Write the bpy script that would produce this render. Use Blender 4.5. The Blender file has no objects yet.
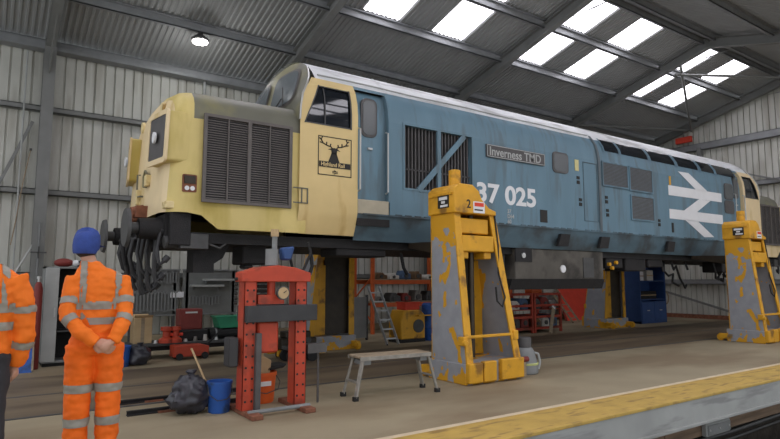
import bpy, bmesh, math, random
from mathutils import Vector, Matrix, noise
R = random.Random(7)
S = bpy.context.scene
COL = S.collection

# ------------------------------------------------------------------ camera, world, exposure
FPX = 575.0
cam_d = bpy.data.cameras.new('camera'); cam = bpy.data.objects.new('camera', cam_d); COL.objects.link(cam)
cam_d.sensor_width = 36.0; cam_d.lens = FPX / 780.0 * 36.0; cam_d.clip_start = 0.05; cam_d.clip_end = 300
PITCH = math.radians(6.006); YAW = math.radians(55.268)
fh = Vector((math.cos(YAW), math.sin(YAW), 0)); rt = Vector((math.sin(YAW), -math.cos(YAW), 0))
fw = fh * math.cos(PITCH) + Vector((0, 0, math.sin(PITCH))); upv = rt.cross(fw)
cam.matrix_world = Matrix(((rt.x, upv.x, -fw.x, 0), (rt.y, upv.y, -fw.y, 0), (rt.z, upv.z, -fw.z, 1.4), (0, 0, 0, 1)))
S.camera = cam
W = bpy.data.worlds.new('overcast'); S.world = W; W.use_nodes = True
bg = W.node_tree.nodes['Background']; bg.inputs[0].default_value = (0.90, 0.95, 1.0, 1); bg.inputs[1].default_value = 1.15
S.view_settings.view_transform = 'Standard'; S.view_settings.look = 'None'
S.view_settings.exposure = 0.0; S.view_settings.gamma = 1.0; S.view_settings.use_curve_mapping = False
SKYLIGHT = 4.4

# ------------------------------------------------------------------ materials
def lin(c):
    c = c / 255.0
    return c / 12.92 if c <= 0.04045 else ((c + 0.055) / 1.055) ** 2.4
def rgb(r, g, b): return (lin(r), lin(g), lin(b), 1)
MATS = {}
def M(name, col, rough=0.6, metal=0.0, var=0.12, scale=5.0, stretch=(1, 1, 1), dirt=None, damt=0.5, dscale=2.0, dstretch=(1, 1, 1), bump=0.0, bscale=60.0, emit=0.0, spec=0.4):
    m = bpy.data.materials.new(name); m.use_nodes = True; nt = m.node_tree; N = nt.nodes; L = nt.links
    b = N['Principled BSDF']; b.inputs['Roughness'].default_value = rough; b.inputs['Metallic'].default_value = metal
    b.inputs['Specular IOR Level'].default_value = spec
    tc = N.new('ShaderNodeTexCoord')
    def nz(sc, st, det=4.0):
        mp = N.new('ShaderNodeMapping'); mp.inputs['Scale'].default_value = st; L.new(tc.outputs['Object'], mp.inputs['Vector'])
        n = N.new('ShaderNodeTexNoise'); n.inputs['Scale'].default_value = sc; n.inputs['Detail'].default_value = det; L.new(mp.outputs[0], n.inputs['Vector']); return n
    def ramp(src, a, c, ca, cb):
        r = N.new('ShaderNodeValToRGB'); r.color_ramp.elements[0].position = a; r.color_ramp.elements[1].position = c
        r.color_ramp.elements[0].color = ca; r.color_ramp.elements[1].color = cb; L.new(src, r.inputs[0]); return r
    lo = tuple(v * (1 - var) for v in col[:3]) + (1,); hi = tuple(min(1, v * (1 + var)) for v in col[:3]) + (1,)
    n1 = nz(scale, stretch); r1 = ramp(n1.outputs['Fac'], 0.3, 0.7, lo, hi); out = r1.outputs[0]
    if dirt:
        n2 = nz(dscale, dstretch, 6.0); r2 = ramp(n2.outputs['Fac'], 0.62 - damt * 0.3, 0.72 - damt * 0.2, (0, 0, 0, 1), (1, 1, 1, 1))
        mx = N.new('ShaderNodeMix'); mx.data_type = 'RGBA'; L.new(r2.outputs[0], mx.inputs['Factor']); L.new(out, mx.inputs[6]); mx.inputs[7].default_value = dirt; out = mx.outputs[2]
    L.new(out, b.inputs['Base Color'])
    if bump > 0:
        n3 = nz(bscale, (1, 1, 1)); bp = N.new('ShaderNodeBump'); bp.inputs['Strength'].default_value = bump; bp.inputs['Distance'].default_value = 0.02
        L.new(n3.outputs['Fac'], bp.inputs['Height']); L.new(bp.outputs[0], b.inputs['Normal'])
    if emit > 0:
        b.inputs['Emission Color'].default_value = col; b.inputs['Emission Strength'].default_value = emit
    MATS[name] = m; return m
def glass(name, col, rough=0.05):
    m = bpy.data.materials.new(name); m.use_nodes = True; b = m.node_tree.nodes['Principled BSDF']
    b.inputs['Base Color'].default_value = col; b.inputs['Roughness'].default_value = rough; b.inputs['Specular IOR Level'].default_value = 0.7
    MATS[name] = m; return m

m_clad = M('wall_cladding_grey', rgb(196, 196, 188), 0.55, var=0.06, scale=2, dirt=rgb(176, 174, 164), damt=0.35, dscale=1.2, dstretch=(3, 3, .4))
m_roof = M('roof_lining_grey', rgb(154, 155, 154), 0.6, var=0.06, scale=1.5)
m_steel = M('frame_steel_grey', rgb(122, 123, 121), 0.5, var=0.1, scale=3)
m_purlin = M('galvanised_purlin', rgb(138, 140, 142), 0.45, metal=0.2, var=0.1)
m_sky = M('skylight_and_fill_pane', (0.88, 0.86, 0.92, 1), 0.5, var=0.02, emit=SKYLIGHT)
m_conc = M('concrete_floor', rgb(152, 140, 115), 0.75, var=0.12, scale=.9, dirt=rgb(132, 116, 92), damt=.5, dscale=.55, dstretch=(.6, 1.4, 1), bump=.12, bscale=30)
m_yline = M('yellow_platform_paint', rgb(186, 154, 78), 0.7, var=0.12, scale=4, dirt=rgb(146, 118, 66), damt=.25, dscale=5, dstretch=(.6, 2.5, 1), bump=.2, bscale=25)
m_wline = M('white_line_paint', rgb(205, 188, 160), 0.7, var=.12, scale=6)
m_face = M('platform_face_grey', rgb(160, 161, 158), 0.75, var=.1, scale=2, dirt=rgb(136, 136, 134), damt=.2, dscale=2, dstretch=(.5, 1, 4))
m_pit = M('pit_dirt', rgb(60, 54, 48), 0.95, var=.3, scale=6, bump=.6, bscale=20)
m_timber = M('dirty_timber', rgb(124, 104, 86), 0.85, var=.3, scale=5, stretch=(.3, 1, 4), bump=.3)
m_blue = M('rail_blue', rgb(100, 130, 146), 0.5, var=.09, scale=2.2, stretch=(1.2, 1, .25), dirt=rgb(94, 114, 124), damt=.4, dscale=2.6, dstretch=(2, 1, .3))
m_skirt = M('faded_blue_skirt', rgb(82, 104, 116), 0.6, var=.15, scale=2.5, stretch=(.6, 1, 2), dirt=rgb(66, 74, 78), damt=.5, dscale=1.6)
m_roofw = M('loco_roof_grey', rgb(222, 224, 226), 0.5, var=.06, scale=3, dirt=rgb(180, 180, 180), damt=.4, dscale=2, dstretch=(.5, 2, 1))
m_cream = M('cab_yellow', rgb(218, 193, 136), 0.5, var=.05, scale=2.5, dirt=rgb(190, 154, 92), damt=.18, dscale=1.6, dstretch=(1.4, 1, .35))
m_nose = M('nose_yellow', rgb(210, 190, 122), 0.55, var=.08, scale=2.2, dirt=rgb(182, 162, 84), damt=.5, dscale=1.5, dstretch=(1.4, 1, .4))
m_olive = M('grimy_nose_top', rgb(108, 107, 94), 0.5, var=.12, scale=2.5, dirt=rgb(128, 124, 92), damt=.3, dscale=1.5)
m_front = M('nose_front_cream', rgb(226, 204, 162), .5, var=.05, scale=3, dirt=rgb(206, 180, 124), damt=.25, dscale=2, dstretch=(1, 1.5, .4))
m_grim = M('headcode_yellow', rgb(222, 202, 150), 0.55, var=.08, scale=5, dirt=rgb(160, 130, 74), damt=.3, dscale=5)
m_slat2 = M('nose_louvre_grey', rgb(98, 93, 90), .6, var=.1, scale=8)
m_slat = M('louvre_dark_grey', rgb(82, 80, 80), 0.55, var=.12, scale=8)
m_slatb = M('louvre_blue_grey', rgb(92, 102, 108), 0.55, var=.1, scale=6)
m_dark = M('underframe_black', rgb(34, 33, 34), 0.7, var=.25, scale=6, bump=.3)
m_dgrey = M('dark_grey_metal', rgb(78, 78, 78), 0.55, var=.15, scale=6, metal=.2)
m_hose = M('hose_rubber', rgb(54, 54, 56), .45, var=.2)
m_step = M('pale_step', rgb(176, 168, 148), .7, var=.1)
m_dalu = M('grimy_aluminium', rgb(146, 142, 134), .5, metal=.2, var=.2, scale=14)
m_rub = M('black_rubber', rgb(30, 30, 31), 0.6, var=.15)
m_white = M('white_paint', rgb(225, 226, 228), 0.5, var=.03)
m_black = M('black_print', rgb(38, 36, 34), 0.6, var=.05)
m_chrome = M('pale_metal', rgb(190, 190, 188), 0.35, metal=.5, var=.06)
m_alu = M('aluminium', rgb(176, 178, 180), 0.4, metal=.5, var=.12, scale=10)
m_tank = M('tank_grime', rgb(92, 88, 82), 0.7, var=.2, scale=3, dirt=rgb(60, 57, 54), damt=.4, dscale=2)
m_rust = M('rusty_fitting', rgb(128, 82, 62), 0.8, var=.3, scale=14)
m_glass = glass('cab_glass', (0.012, 0.015, 0.02, 1), .06)
m_wind = glass('windscreen_glass', (0.13, 0.15, 0.16, 1), .16)
m_dglass = glass('dusty_glass', (0.09, 0.10, 0.105, 1), .25)
m_jy = M('jack_yellow', rgb(212, 156, 36), 0.5, var=.1, scale=5, dirt=rgb(140, 100, 40), damt=.22, dscale=4)
m_jgap = M('jack_grease', rgb(52, 44, 34), 0.5, var=.3, scale=6)
m_jscrew = M('greasy_screw', rgb(70, 62, 52), 0.4, metal=.6, var=.2)
m_red = M('press_red', rgb(184, 68, 44), 0.5, var=.12, scale=5, dirt=rgb(140, 58, 40), damt=.25, dscale=5)
m_orange = M('safety_orange', rgb(240, 118, 26), 0.75, var=.08, scale=7)
m_oranges = M('orange_plastic', rgb(222, 98, 40), 0.5, var=.1)
m_band = M('reflective_tape', rgb(146, 142, 132), 0.5, var=.06, scale=10)
m_skin = M('skin', rgb(196, 150, 128), 0.6, var=.06, scale=12)
m_cap = M('blue_cap_cloth', rgb(48, 70, 138), 0.8, var=.15, scale=14, bump=.2)
m_otrous = M('orange_trousers', rgb(240, 108, 20), .75, var=.1, scale=7)
m_trous = M('dark_trousers', rgb(52, 52, 56), 0.85, var=.12)
m_boot = M('boot_leather', rgb(44, 38, 34), 0.6, var=.15)
m_bluep = M('blue_plastic', rgb(44, 92, 172), 0.5, var=.1, scale=6, dirt=rgb(46, 70, 110), damt=.3, dscale=6)
m_bluec = M('cabinet_blue', rgb(46, 74, 124), 0.5, var=.1)
m_bag = M('bin_bag_black', rgb(50, 50, 58), 0.35, var=.2, scale=10, spec=.6)
m_green = M('green_plastic', rgb(44, 136, 100), 0.5, var=.12)
m_card = M('cardboard', rgb(186, 160, 122), 0.85, var=.1)
m_wood = M('worn_wood', rgb(150, 134, 112), 0.8, var=.2, scale=6, stretch=(.3, 3, 3))
m_rackor = M('rack_orange', rgb(196, 92, 44), 0.55, var=.12)
m_rackred = M('rack_red', rgb(168, 66, 48), 0.6, var=.2, dirt=rgb(110, 52, 40), damt=.3)
m_redsheet = M('red_sheet', rgb(220, 72, 52), 0.6, var=.06)
m_lgrey = M('light_grey_paint', rgb(168, 170, 168), 0.55, var=.08)
m_mgrey = M('mid_grey_paint', rgb(128, 130, 130), 0.55, var=.1)
m_bench = M('tool_panel_grey', rgb(118, 120, 118), 0.6, var=.1)
m_dred = M('dark_red_paint', rgb(122, 46, 40), 0.5, var=.12)
m_lamp = M('lamp_light', (1, .97, .92, 1), .4, var=.01, emit=14)
m_junk = [M('junk_grey', rgb(120, 116, 110), .6, var=.3, scale=14), M('junk_brown', rgb(112, 86, 62), .7, var=.3, scale=14), m_dgrey, M('junk_white', rgb(200, 196, 188), .6, var=.15, scale=14), m_dred, M('junk_blue', rgb(70, 92, 120), .6, var=.2, scale=12)]
# worn grey-over-yellow jack paint: grey field low, yellow high, ragged edge, yellow flakes
def jackpaint():
    m = M('jack_patchy_paint', rgb(150, 152, 158), .55, var=.08, scale=6); nt = m.node_tree; N = nt.nodes; L = nt.links; b = N['Principled BSDF']
    old = b.inputs['Base Color'].links[0].from_socket
    tc = N.new('ShaderNodeTexCoord'); sx = N.new('ShaderNodeSeparateXYZ'); L.new(tc.outputs['Object'], sx.inputs[0])
    n = N.new('ShaderNodeTexNoise'); n.inputs['Scale'].default_value = 5.5; n.inputs['Detail'].default_value = 5; L.new(tc.outputs['Object'], n.inputs['Vector'])
    a = N.new('ShaderNodeMath'); a.operation = 'MULTIPLY_ADD'; L.new(n.outputs['Fac'], a.inputs[0]); a.inputs[1].default_value = 1.5; L.new(sx.outputs['Z'], a.inputs[2])
    g = N.new('ShaderNodeMath'); g.operation = 'GREATER_THAN'; L.new(a.outputs[0], g.inputs[0]); g.inputs[1].default_value = 2.72
    n2 = N.new('ShaderNodeTexNoise'); n2.inputs['Scale'].default_value = 3.4; n2.inputs['Detail'].default_value = 3
    mp = N.new('ShaderNodeMapping'); mp.inputs['Scale'].default_value = (1, 1.3, .8); mp.inputs['Location'].default_value = (2.3, .4, 1.7); L.new(tc.outputs['Object'], mp.inputs[0]); L.new(mp.outputs[0], n2.inputs['Vector'])
    g2 = N.new('ShaderNodeMath'); g2.operation = 'GREATER_THAN'; L.new(n2.outputs['Fac'], g2.inputs[0]); g2.inputs[1].default_value = .60
    g3 = N.new('ShaderNodeMath'); g3.operation = 'LESS_THAN'; L.new(a.outputs[0], g3.inputs[0]); g3.inputs[1].default_value = .82
    r1 = N.new('ShaderNodeMath'); r1.operation = 'MAXIMUM'; L.new(g.outputs[0], r1.inputs[0]); L.new(g2.outputs[0], r1.inputs[1])
    r = N.new('ShaderNodeMath'); r.operation = 'MAXIMUM'; L.new(r1.outputs[0], r.inputs[0]); L.new(g3.outputs[0], r.inputs[1])
    mx = N.new('ShaderNodeMix'); mx.data_type = 'RGBA'; L.new(r.outputs[0], mx.inputs['Factor']); L.new(old, mx.inputs[6]); mx.inputs[7].default_value = rgb(212, 156, 36)
    L.new(mx.outputs[2], b.inputs['Base Color']); return m
m_jp = jackpaint()

# ------------------------------------------------------------------ mesh builder
class MB:
    def __init__(s): s.v = []; s.f = []
    def add(s, vs, fs):
        o = len(s.v); s.v += [tuple(v) for v in vs]; s.f += [tuple(i + o for i in f) for f in fs]; return s
    def box(s, x0, x1, y0, y1, z0, z1):
        return s.add([(x0, y0, z0), (x1, y0, z0), (x1, y1, z0), (x0, y1, z0), (x0, y0, z1), (x1, y0, z1), (x1, y1, z1), (x0, y1, z1)],
                     [(0, 3, 2, 1), (4, 5, 6, 7), (0, 1, 5, 4), (1, 2, 6, 5), (2, 3, 7, 6), (3, 0, 4, 7)])
    def bar(s, p, q, w, h, up=(0, 0, 1)):
        p = Vector(p); q = Vector(q); d = (q - p).normalized(); u = Vector(up)
        if abs(d.dot(u)) > .98: u = Vector((1, 0, 0))
        r = d.cross(u).normalized() * w / 2; u2 = r.cross(d).normalized() * h / 2
        vs = [e + a * r + b * u2 for e in (p, q) for a, b in ((-1, -1), (1, -1), (1, 1), (-1, 1))]
        return s.add(vs, [(0, 1, 2, 3), (7, 6, 5, 4), (0, 4, 5, 1), (1, 5, 6, 2), (2, 6, 7, 3), (3, 7, 4, 0)])
    def tube(s, pts, r, n=8):
        pts = [Vector(p) for p in pts]; k = len(pts); rs = r if isinstance(r, (list, tuple)) else [r] * k
        o = len(s.v); prev = None
        for i, p in enumerate(pts):
            d = (pts[min(i + 1, k - 1)] - pts[max(i - 1, 0)]).normalized()
            if prev is None:
                a = Vector((0, 0, 1)) if abs(d.z) < .9 else Vector((1, 0, 0)); a = d.cross(a).normalized()
            else:
                a = (prev - d * prev.dot(d)).normalized()
            prev = a; b = d.cross(a)
            for j in range(n):
                t = 2 * math.pi * j / n; s.v.append(tuple(p + (a * math.cos(t) + b * math.sin(t)) * rs[i]))
        for i in range(k - 1):
            for j in range(n):
                s.f.append((o + i * n + j, o + i * n + (j + 1) % n, o + (i + 1) * n + (j + 1) % n, o + (i + 1) * n + j))
        s.f.append(tuple(o + j for j in reversed(range(n)))); s.f.append(tuple(o + (k - 1) * n + j for j in range(n))); return s
    def cyl(s, p, q, r, n=16, r2=None): return s.tube([p, q], [r, r if r2 is None else r2], n)
    def prism(s, poly, axis, a, b):
        k = len(poly)
        f = {'x': lambda u, v, w: (w, u, v), 'y': lambda u, v, w: (u, w, v), 'z': lambda u, v, w: (u, v, w)}[axis]
        vs = [f(u, v, a) for u, v in poly] + [f(u, v, b) for u, v in poly]
        return s.add(vs, [tuple(reversed(range(k))), tuple(range(k, 2 * k))] + [(i, (i + 1) % k, k + (i + 1) % k, k + i) for i in range(k)])
    def lathe(s, prof, c=(0, 0, 0), n=20):
        o = len(s.v); k = len(prof)
        for r, z in prof:
            for j in range(n):
                t = 2 * math.pi * j / n; s.v.append((c[0] + r * math.cos(t), c[1] + r * math.sin(t), c[2] + z))
        for i in range(k - 1):
            for j in range(n): s.f.append((o + i * n + j, o + i * n + (j + 1) % n, o + (i + 1) * n + (j + 1) % n, o + (i + 1) * n + j))
        s.f.append(tuple(o + j for j in reversed(range(n)))); s.f.append(tuple(o + (k - 1) * n + j for j in range(n))); return s
    def ell(s, c, rx, ry, rz, n=16, m=10):
        prof = [(math.sin(math.pi * (i + .0) / m), -math.cos(math.pi * i / m)) for i in range(m + 1)]
        o = len(s.v)
        for r, z in prof:
            r = max(r, 1e-3)
            for j in range(n):
                t = 2 * math.pi * j / n; s.v.append((c[0] + rx * r * math.cos(t), c[1] + ry * r * math.sin(t), c[2] + rz * z))
        for i in range(m):
            for j in range(n): s.f.append((o + i * n + j, o + i * n + (j + 1) % n, o + (i + 1) * n + (j + 1) % n, o + (i + 1) * n + j))
        s.f.append(tuple(o + j for j in reversed(range(n)))); s.f.append(tuple(o + m * n + j for j in range(n))); return s
    def rings(s, rs, n=16):
        o = len(s.v)
        for (z, cx, cy, rx, ry) in rs:
            for j in range(n):
                t = 2 * math.pi * j / n; s.v.append((cx + rx * math.cos(t), cy + ry * math.sin(t), z))
        for i in range(len(rs) - 1):
            for j in range(n): s.f.append((o + i * n + j, o + i * n + (j + 1) % n, o + (i + 1) * n + (j + 1) % n, o + (i + 1) * n + j))
        s.f.append(tuple(o + j for j in reversed(range(n)))); s.f.append(tuple(o + (len(rs) - 1) * n + j for j in range(n))); return s
    def mesh(s, name, mat, bev=0.0, smooth=True, angle=35, recalc=True):
        me = bpy.data.meshes.new(name); me.from_pydata(s.v, [], s.f); me.validate()
        if recalc or bev > 0:
            bm = bmesh.new(); bm.from_mesh(me)
            if recalc: bmesh.ops.recalc_face_normals(bm, faces=bm.faces)
            if bev > 0:
                es = [e for e in bm.edges if len(e.link_faces) == 2 and e.calc_face_angle(0) > .6]
                bmesh.ops.bevel(bm, geom=es, offset=bev, segments=1, affect='EDGES', clamp_overlap=True)
            bm.to_mesh(me); bm.free()
        if smooth:
            me.polygons.foreach_set('use_smooth', [True] * len(me.polygons)); me.set_sharp_from_angle(angle=math.radians(angle))
        me.materials.append(mat); return me
    def build(s, name, mat, parent=None, loc=None, **k):
        return obj(name, s.mesh(name, mat, **k), parent, loc)

def obj(name, me, parent=None, loc=None):
    o = bpy.data.objects.new(name, me); COL.objects.link(o)
    if parent: o.parent = parent
    if loc: o.location = loc
    return o
def tag(o, label, cat, group=None):
    o['label'] = label; o['category'] = cat
    if group: o['group'] = group
    return o
def thing(name, label, cat, loc=(0, 0, 0), rz=0.0, group=None):
    o = bpy.data.objects.new(name, None); COL.objects.link(o); o.empty_display_size = .2
    o.location = loc; o.rotation_euler = (0, 0, rz); return tag(o, label, cat, group)
def struct(name, loc=(0, 0, 0)):
    o = bpy.data.objects.new(name, None); COL.objects.link(o); o.location = loc; o['kind'] = 'structure'; return o
def copy_tree(o, parent=None):
    c = o.copy(); COL.objects.link(c)
    if parent: c.parent = parent
    for ch in list(o.children): copy_tree(ch, c)
    return c
def text_mesh(txt, size, mat, bold=0.0, ext=.002, align='LEFT', sx=1.0):
    cu = bpy.data.curves.new('lettering', 'FONT'); cu.body = txt; cu.size = size; cu.offset = bold; cu.extrude = ext; cu.align_x = align
    t = bpy.data.objects.new('lettering_tmp', cu); COL.objects.link(t)
    dg = bpy.context.evaluated_depsgraph_get(); me = bpy.data.meshes.new_from_object(t.evaluated_get(dg))
    bpy.data.objects.remove(t); bpy.data.curves.remove(cu)
    for v in me.vertices: v.co.x *= sx
    me.materials.clear(); me.materials.append(mat); return me
def place_text(name, txt, size, mat, parent, x, y, z, **k):
    """lettering standing in the XZ plane, read from -Y"""
    me = text_mesh(txt, size, mat, **k); me.transform(Matrix.Rotation(math.pi / 2, 4, 'X')); me.transform(Matrix.Translation((x, y, z)))
    me.name = name; return obj(name, me, parent)

# ------------------------------------------------------------------ the building
YW, XG, YR, ZR, SL = 14.0, 21.5, 7.7, 8.14, 0.27
ZE = ZR - SL * (YW - YR)
def zroof(y): return ZR - SL * abs(y - YR)
YN = -2.2
def corr(n, depth, w=1.0, rib=.022, top=.008):
    """corrugation: list of (x, d) across one sheet"""
    p = w / n; out = [(0, 0)]
    for i in range(n):
        c = (i + .5) * p; out += [(c - rib, 0), (c - top, depth), (c + top, depth), (c + rib, 0)]
    out.append((w, 0)); return out
# floor
b = MB(); b.box(-6, 23, 4.4, 14.4, -.25, 0); o = b.build('floor', m_conc); o['kind'] = 'structure'
b = MB(); b.box(-6, 23, -9, 1.4, -.25, 0); o = b.build('floor_2', m_conc); o['kind'] = 'structure'
b = MB(); b.box(-6, 23, 1.0, 4.3, -1.25, -1.0); o = b.build('floor_3', m_pit); o['kind'] = 'structure'
b = MB(); b.box(-6, 23, 3.75, 4.33, -.035, .002); o = b.build('trim_1', m_yline, bev=.006); o['kind'] = 'structure'
b = MB(); b.box(-6, 23, 4.33, 4.4, -.035, .004); o = b.build('trim_2', m_wline, bev=.002); o['kind'] = 'structure'
b = MB(); b.box(-6, 23, 3.765, 4.4, -.33, -.035); b.box(-6, 23, 3.74, 3.77, -.345, -.31); o = b.build('trim_3', m_face, bev=.004); o['kind'] = 'structure'
o = struct('wall_platform')
MB().box(-6, 23, 4.1, 4.3, -1.02, -.33).build('masonry', m_pit, o)
for i in range(9):
    x = -6 + i * 3.2; MB().box(x + .01, x + 3.19, 4.0, 4.1, -.60, -.35).build('timber_board', m_timber, o, bev=.008)
for z, y, r in ((-.66, 4.05, .025), (-.74, 4.03, .018)):
    MB().tube([(x, y + .01 * math.sin(x * 2.1), z + .012 * math.sin(x * 1.3)) for x in [i * .5 - 6 for i in range(58)]], r, 6).build('pipe', m_dgrey, o)
# rails of the lower track
o = struct('trim_4')
for y in (3.45, 2.02):
    b = MB(); b.prism([(y - .07, -1.0), (y + .07, -1.0), (y + .07, -.985), (y + .012, -.96), (y + .012, -.87), (y + .035, -.86), (y + .035, -.84), (y - .035, -.84), (y - .035, -.86), (y - .012, -.87), (y - .012, -.96), (y - .07, -.985)], 'x', -6, 22); b.build('rail', m_rust, o)
# locomotive's shade painted as darker strips, and rail grooves in the workshop floor
m_floorshade = M('painted_shade_concrete', rgb(122, 107, 86), .6, var=.2, scale=.8, stretch=(.5, 2, 1), dirt=rgb(98, 84, 68), damt=.6, dscale=.7, dstretch=(.5, 2, 1))
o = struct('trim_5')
MB().box(-6, 21, 7.11, 8.33, -.02, .004).build('painted_shade_strip', m_floorshade, o); MB().box(-6, 21, 8.39, 9.9, -.02, .004).build('painted_shade_strip', m_floorshade, o)
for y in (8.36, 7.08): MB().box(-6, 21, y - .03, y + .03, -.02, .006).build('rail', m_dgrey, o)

# back wall: corrugated sheets, girts
o = struct('wall_back'); c = corr(5, .045, rib=.02, top=.012); b = MB()
nn = len(c)
b.add([(x, YW + .13 + d, z) for z in (0.02, ZE + .05) for x, d in c], [(i, i + 1, nn + i + 1, nn + i) for i in range(nn - 1)])
me = b.mesh('cladding_sheet', m_clad, smooth=False)
for i in range(27):
    obj('cladding_sheet', me, o, (-4.4 + i, 0, 0))
for z in (1.5, 3.24, 5.02):
    b = MB(); b.box(-5, XG, YW - .03, YW + .13, z - .06, z - .045); b.box(-5, XG, YW - .03, YW - .015, z - .06, z + .06); b.box(-5, XG, YW - .03, YW + .13, z + .045, z + .06); b.build('girt', m_steel, o)
b = MB(); b.box(-5, XG, YW - .1, YW + .15, 0, .16); b.build('kerb', m_conc, o)
b = MB(); b.prism([(YW - .18, ZE - .16), (YW + .1, ZE - .16), (YW + .1, ZE + .08), (YW - .1, ZE + .08), (YW - .18, ZE + .02)], 'x', -5, XG); b.build('eaves_beam', m_purlin, o, bev=.01)
b = MB(); b.tube([(.38, YW - .1, 6.2), (.38, YW - .1, 1.2)], .018, 8); b.tube([(4.1, YW - .02, 6.3), (4.1, YW - .02, 5.0)], .035, 8); b.build('conduit', m_lgrey, o)
b = MB(); b.bar((.55, YW - .06, 4.7), (-.35, YW - .06, 2.3), .08, .06); b.bar((-.35, YW - .06, 2.3), (-.9, YW - .06, .9), .08, .06); b.build('diagonal_brace', m_steel, o)
# gable wall
o = struct('wall_right')
c = corr(5, .045, rib=.02, top=.012)
for i in range(17):
    y0 = 14.1 - i
    if y0 - 1 < -2.4: break
    b = MB(); vs = []
    for x, d in c: vs.append((XG + .13 + d, y0 - x, .02))
    for x, d in c: vs.append((XG + .13 + d, y0 - x, zroof(y0 - x) + .05))
    b.add(vs, [(k, k + 1, nn + k + 1, nn + k) for k in range(nn - 1)]); b.build('cladding_sheet', m_clad, o, smooth=False)
for z in (1.33, 3.0, 4.72, 6.34):
    h = .13 if z == 6.34 else .09
    b = MB(); b.box(XG - .06, XG + .13, -2.2, 14, z - h, z - h + .02); b.box(XG - .06, XG - .04, -2.2, 14, z - h, z + h); b.box(XG - .06, XG + .13, -2.2, 14, z + h - .02, z + h); b.build('girt', m_purlin, o)
b = MB(); b.box(XG - .12, XG + .15, -2.2, 14, 0, .14); b.build('kerb', m_rust, o)
b = MB(); b.bar((XG - .08, 12.6, 1.05), (XG - .08, 9.2, -.02 + .1), .07, .07); b.bar((XG - .08, 7.0, 4.3), (XG - .08, 10.6, 5.6), .06, .06); b.build('diagonal_brace', m_steel, o)
b = MB(); b.box(XG - .1, XG + .1, 10.65, 10.8, 4.75, 6.3); b.build('post', m_steel, o)
# roof
SKX = [-3.37, -1.37, 1.63, 3.63, 6.63, 8.63, 11.63, 13.63, 16.73, 18.73]  # first two columns are added out of view to brighten the back wall
def roofmesh(y0, y1, mat, nm):
    c = corr(8, .03, rib=.036, top=.02); n = len(c); b = MB()
    b.add([(x, y, zroof(y) + .19 - d * .9) for y in (y0, y1) for x, d in c], [(i, i + 1, n + i + 1, n + i) for i in range(n - 1)])
    return b.mesh(nm, mat, smooth=False)
me_full = roofmesh(YR, YW + .3, m_roof, 'roof_sheet'); me_low = roofmesh(10.62, YW + .3, m_roof, 'roof_sheet_short'); me_near = roofmesh(YN, YR, m_roof, 'roof_sheet_near'); me_nu = roofmesh(4.6, YR, m_roof, 'roof_sheet_upper'); me_nl = roofmesh(YN, 0.0, m_roof, 'roof_sheet_lower'); me_fill = [roofmesh(a + .08, a + 1.44, m_sky, 'fill_pane_near') for a in (0, 1.55, 3.1)]; me_ng = [roofmesh(a, c, m_roof, 'roof_sheet_strip') for a, c in ((0, .08), (1.44, 1.63), (2.99, 3.18), (4.54, 4.6))]
me_p1 = roofmesh(9.3, 10.62, m_sky, 'skylight_pane'); me_p2 = roofmesh(7.78, 9.12, m_sky, 'skylight_pane_upper')
me_gap = roofmesh(9.12, 9.3, m_roof, 'roof_sheet_joint'); me_top = roofmesh(YR, 7.78, m_roof, 'roof_sheet_ridge')
o = struct('ceiling_far'); o2 = struct('ceiling_near'); x = -5.37; wn = 0
while x < XG:
    sk = [s for s in SKX if abs(s - x) < .2]
    if sk:
        wn += 1; w = struct('window_%d' % wn)
        for me in (me_p1, me_p2): obj('pane', me, w, (x, 0, 0))
        for me in (me_low, me_gap, me_top): obj('roof_sheet', me, o, (x, 0, 0))
    else: obj('roof_sheet', me_full, o, (x, 0, 0))
    if sk:
        wn += 1; w = struct('window_%d' % wn)
        for me in me_fill: obj('pane', me, w, (x, 0, 0))  # unseen glowing panes added on the near slope as fill light
        for me in [me_nu, me_nl] + me_ng: obj('roof_sheet', me, o2, (x, 0, 0))
    else: obj('roof_sheet', me_near, o2, (x, 0, 0))
    x += 1.0
def purlin(y, par, d=.19, mat=m_purlin):
    z = zroof(y); b = MB(); b.box(-5, XG, y - .03, y - .015, z - .04, z - .04 + d); b.box(-5, XG, y - .03, y + .05, z - .04, z - .02); b.box(-5, XG, y - .09, y - .015, z + d - .06, z + d - .04); return b.build('purlin', mat, par)
for y in (12.4, 10.7, 9.2, 7.86): purlin(y, o)
for y in (7.54, 6.1, 4.6, 3.1, 1.6, 0, -1.6): purlin(y, o2)
b = MB()
n_ = 60
b.box(-5.37, XG, YR - .25, YR + .25, ZR + .14, ZR + .17); b.build('ridge_cap', m_roof, o)
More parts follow.
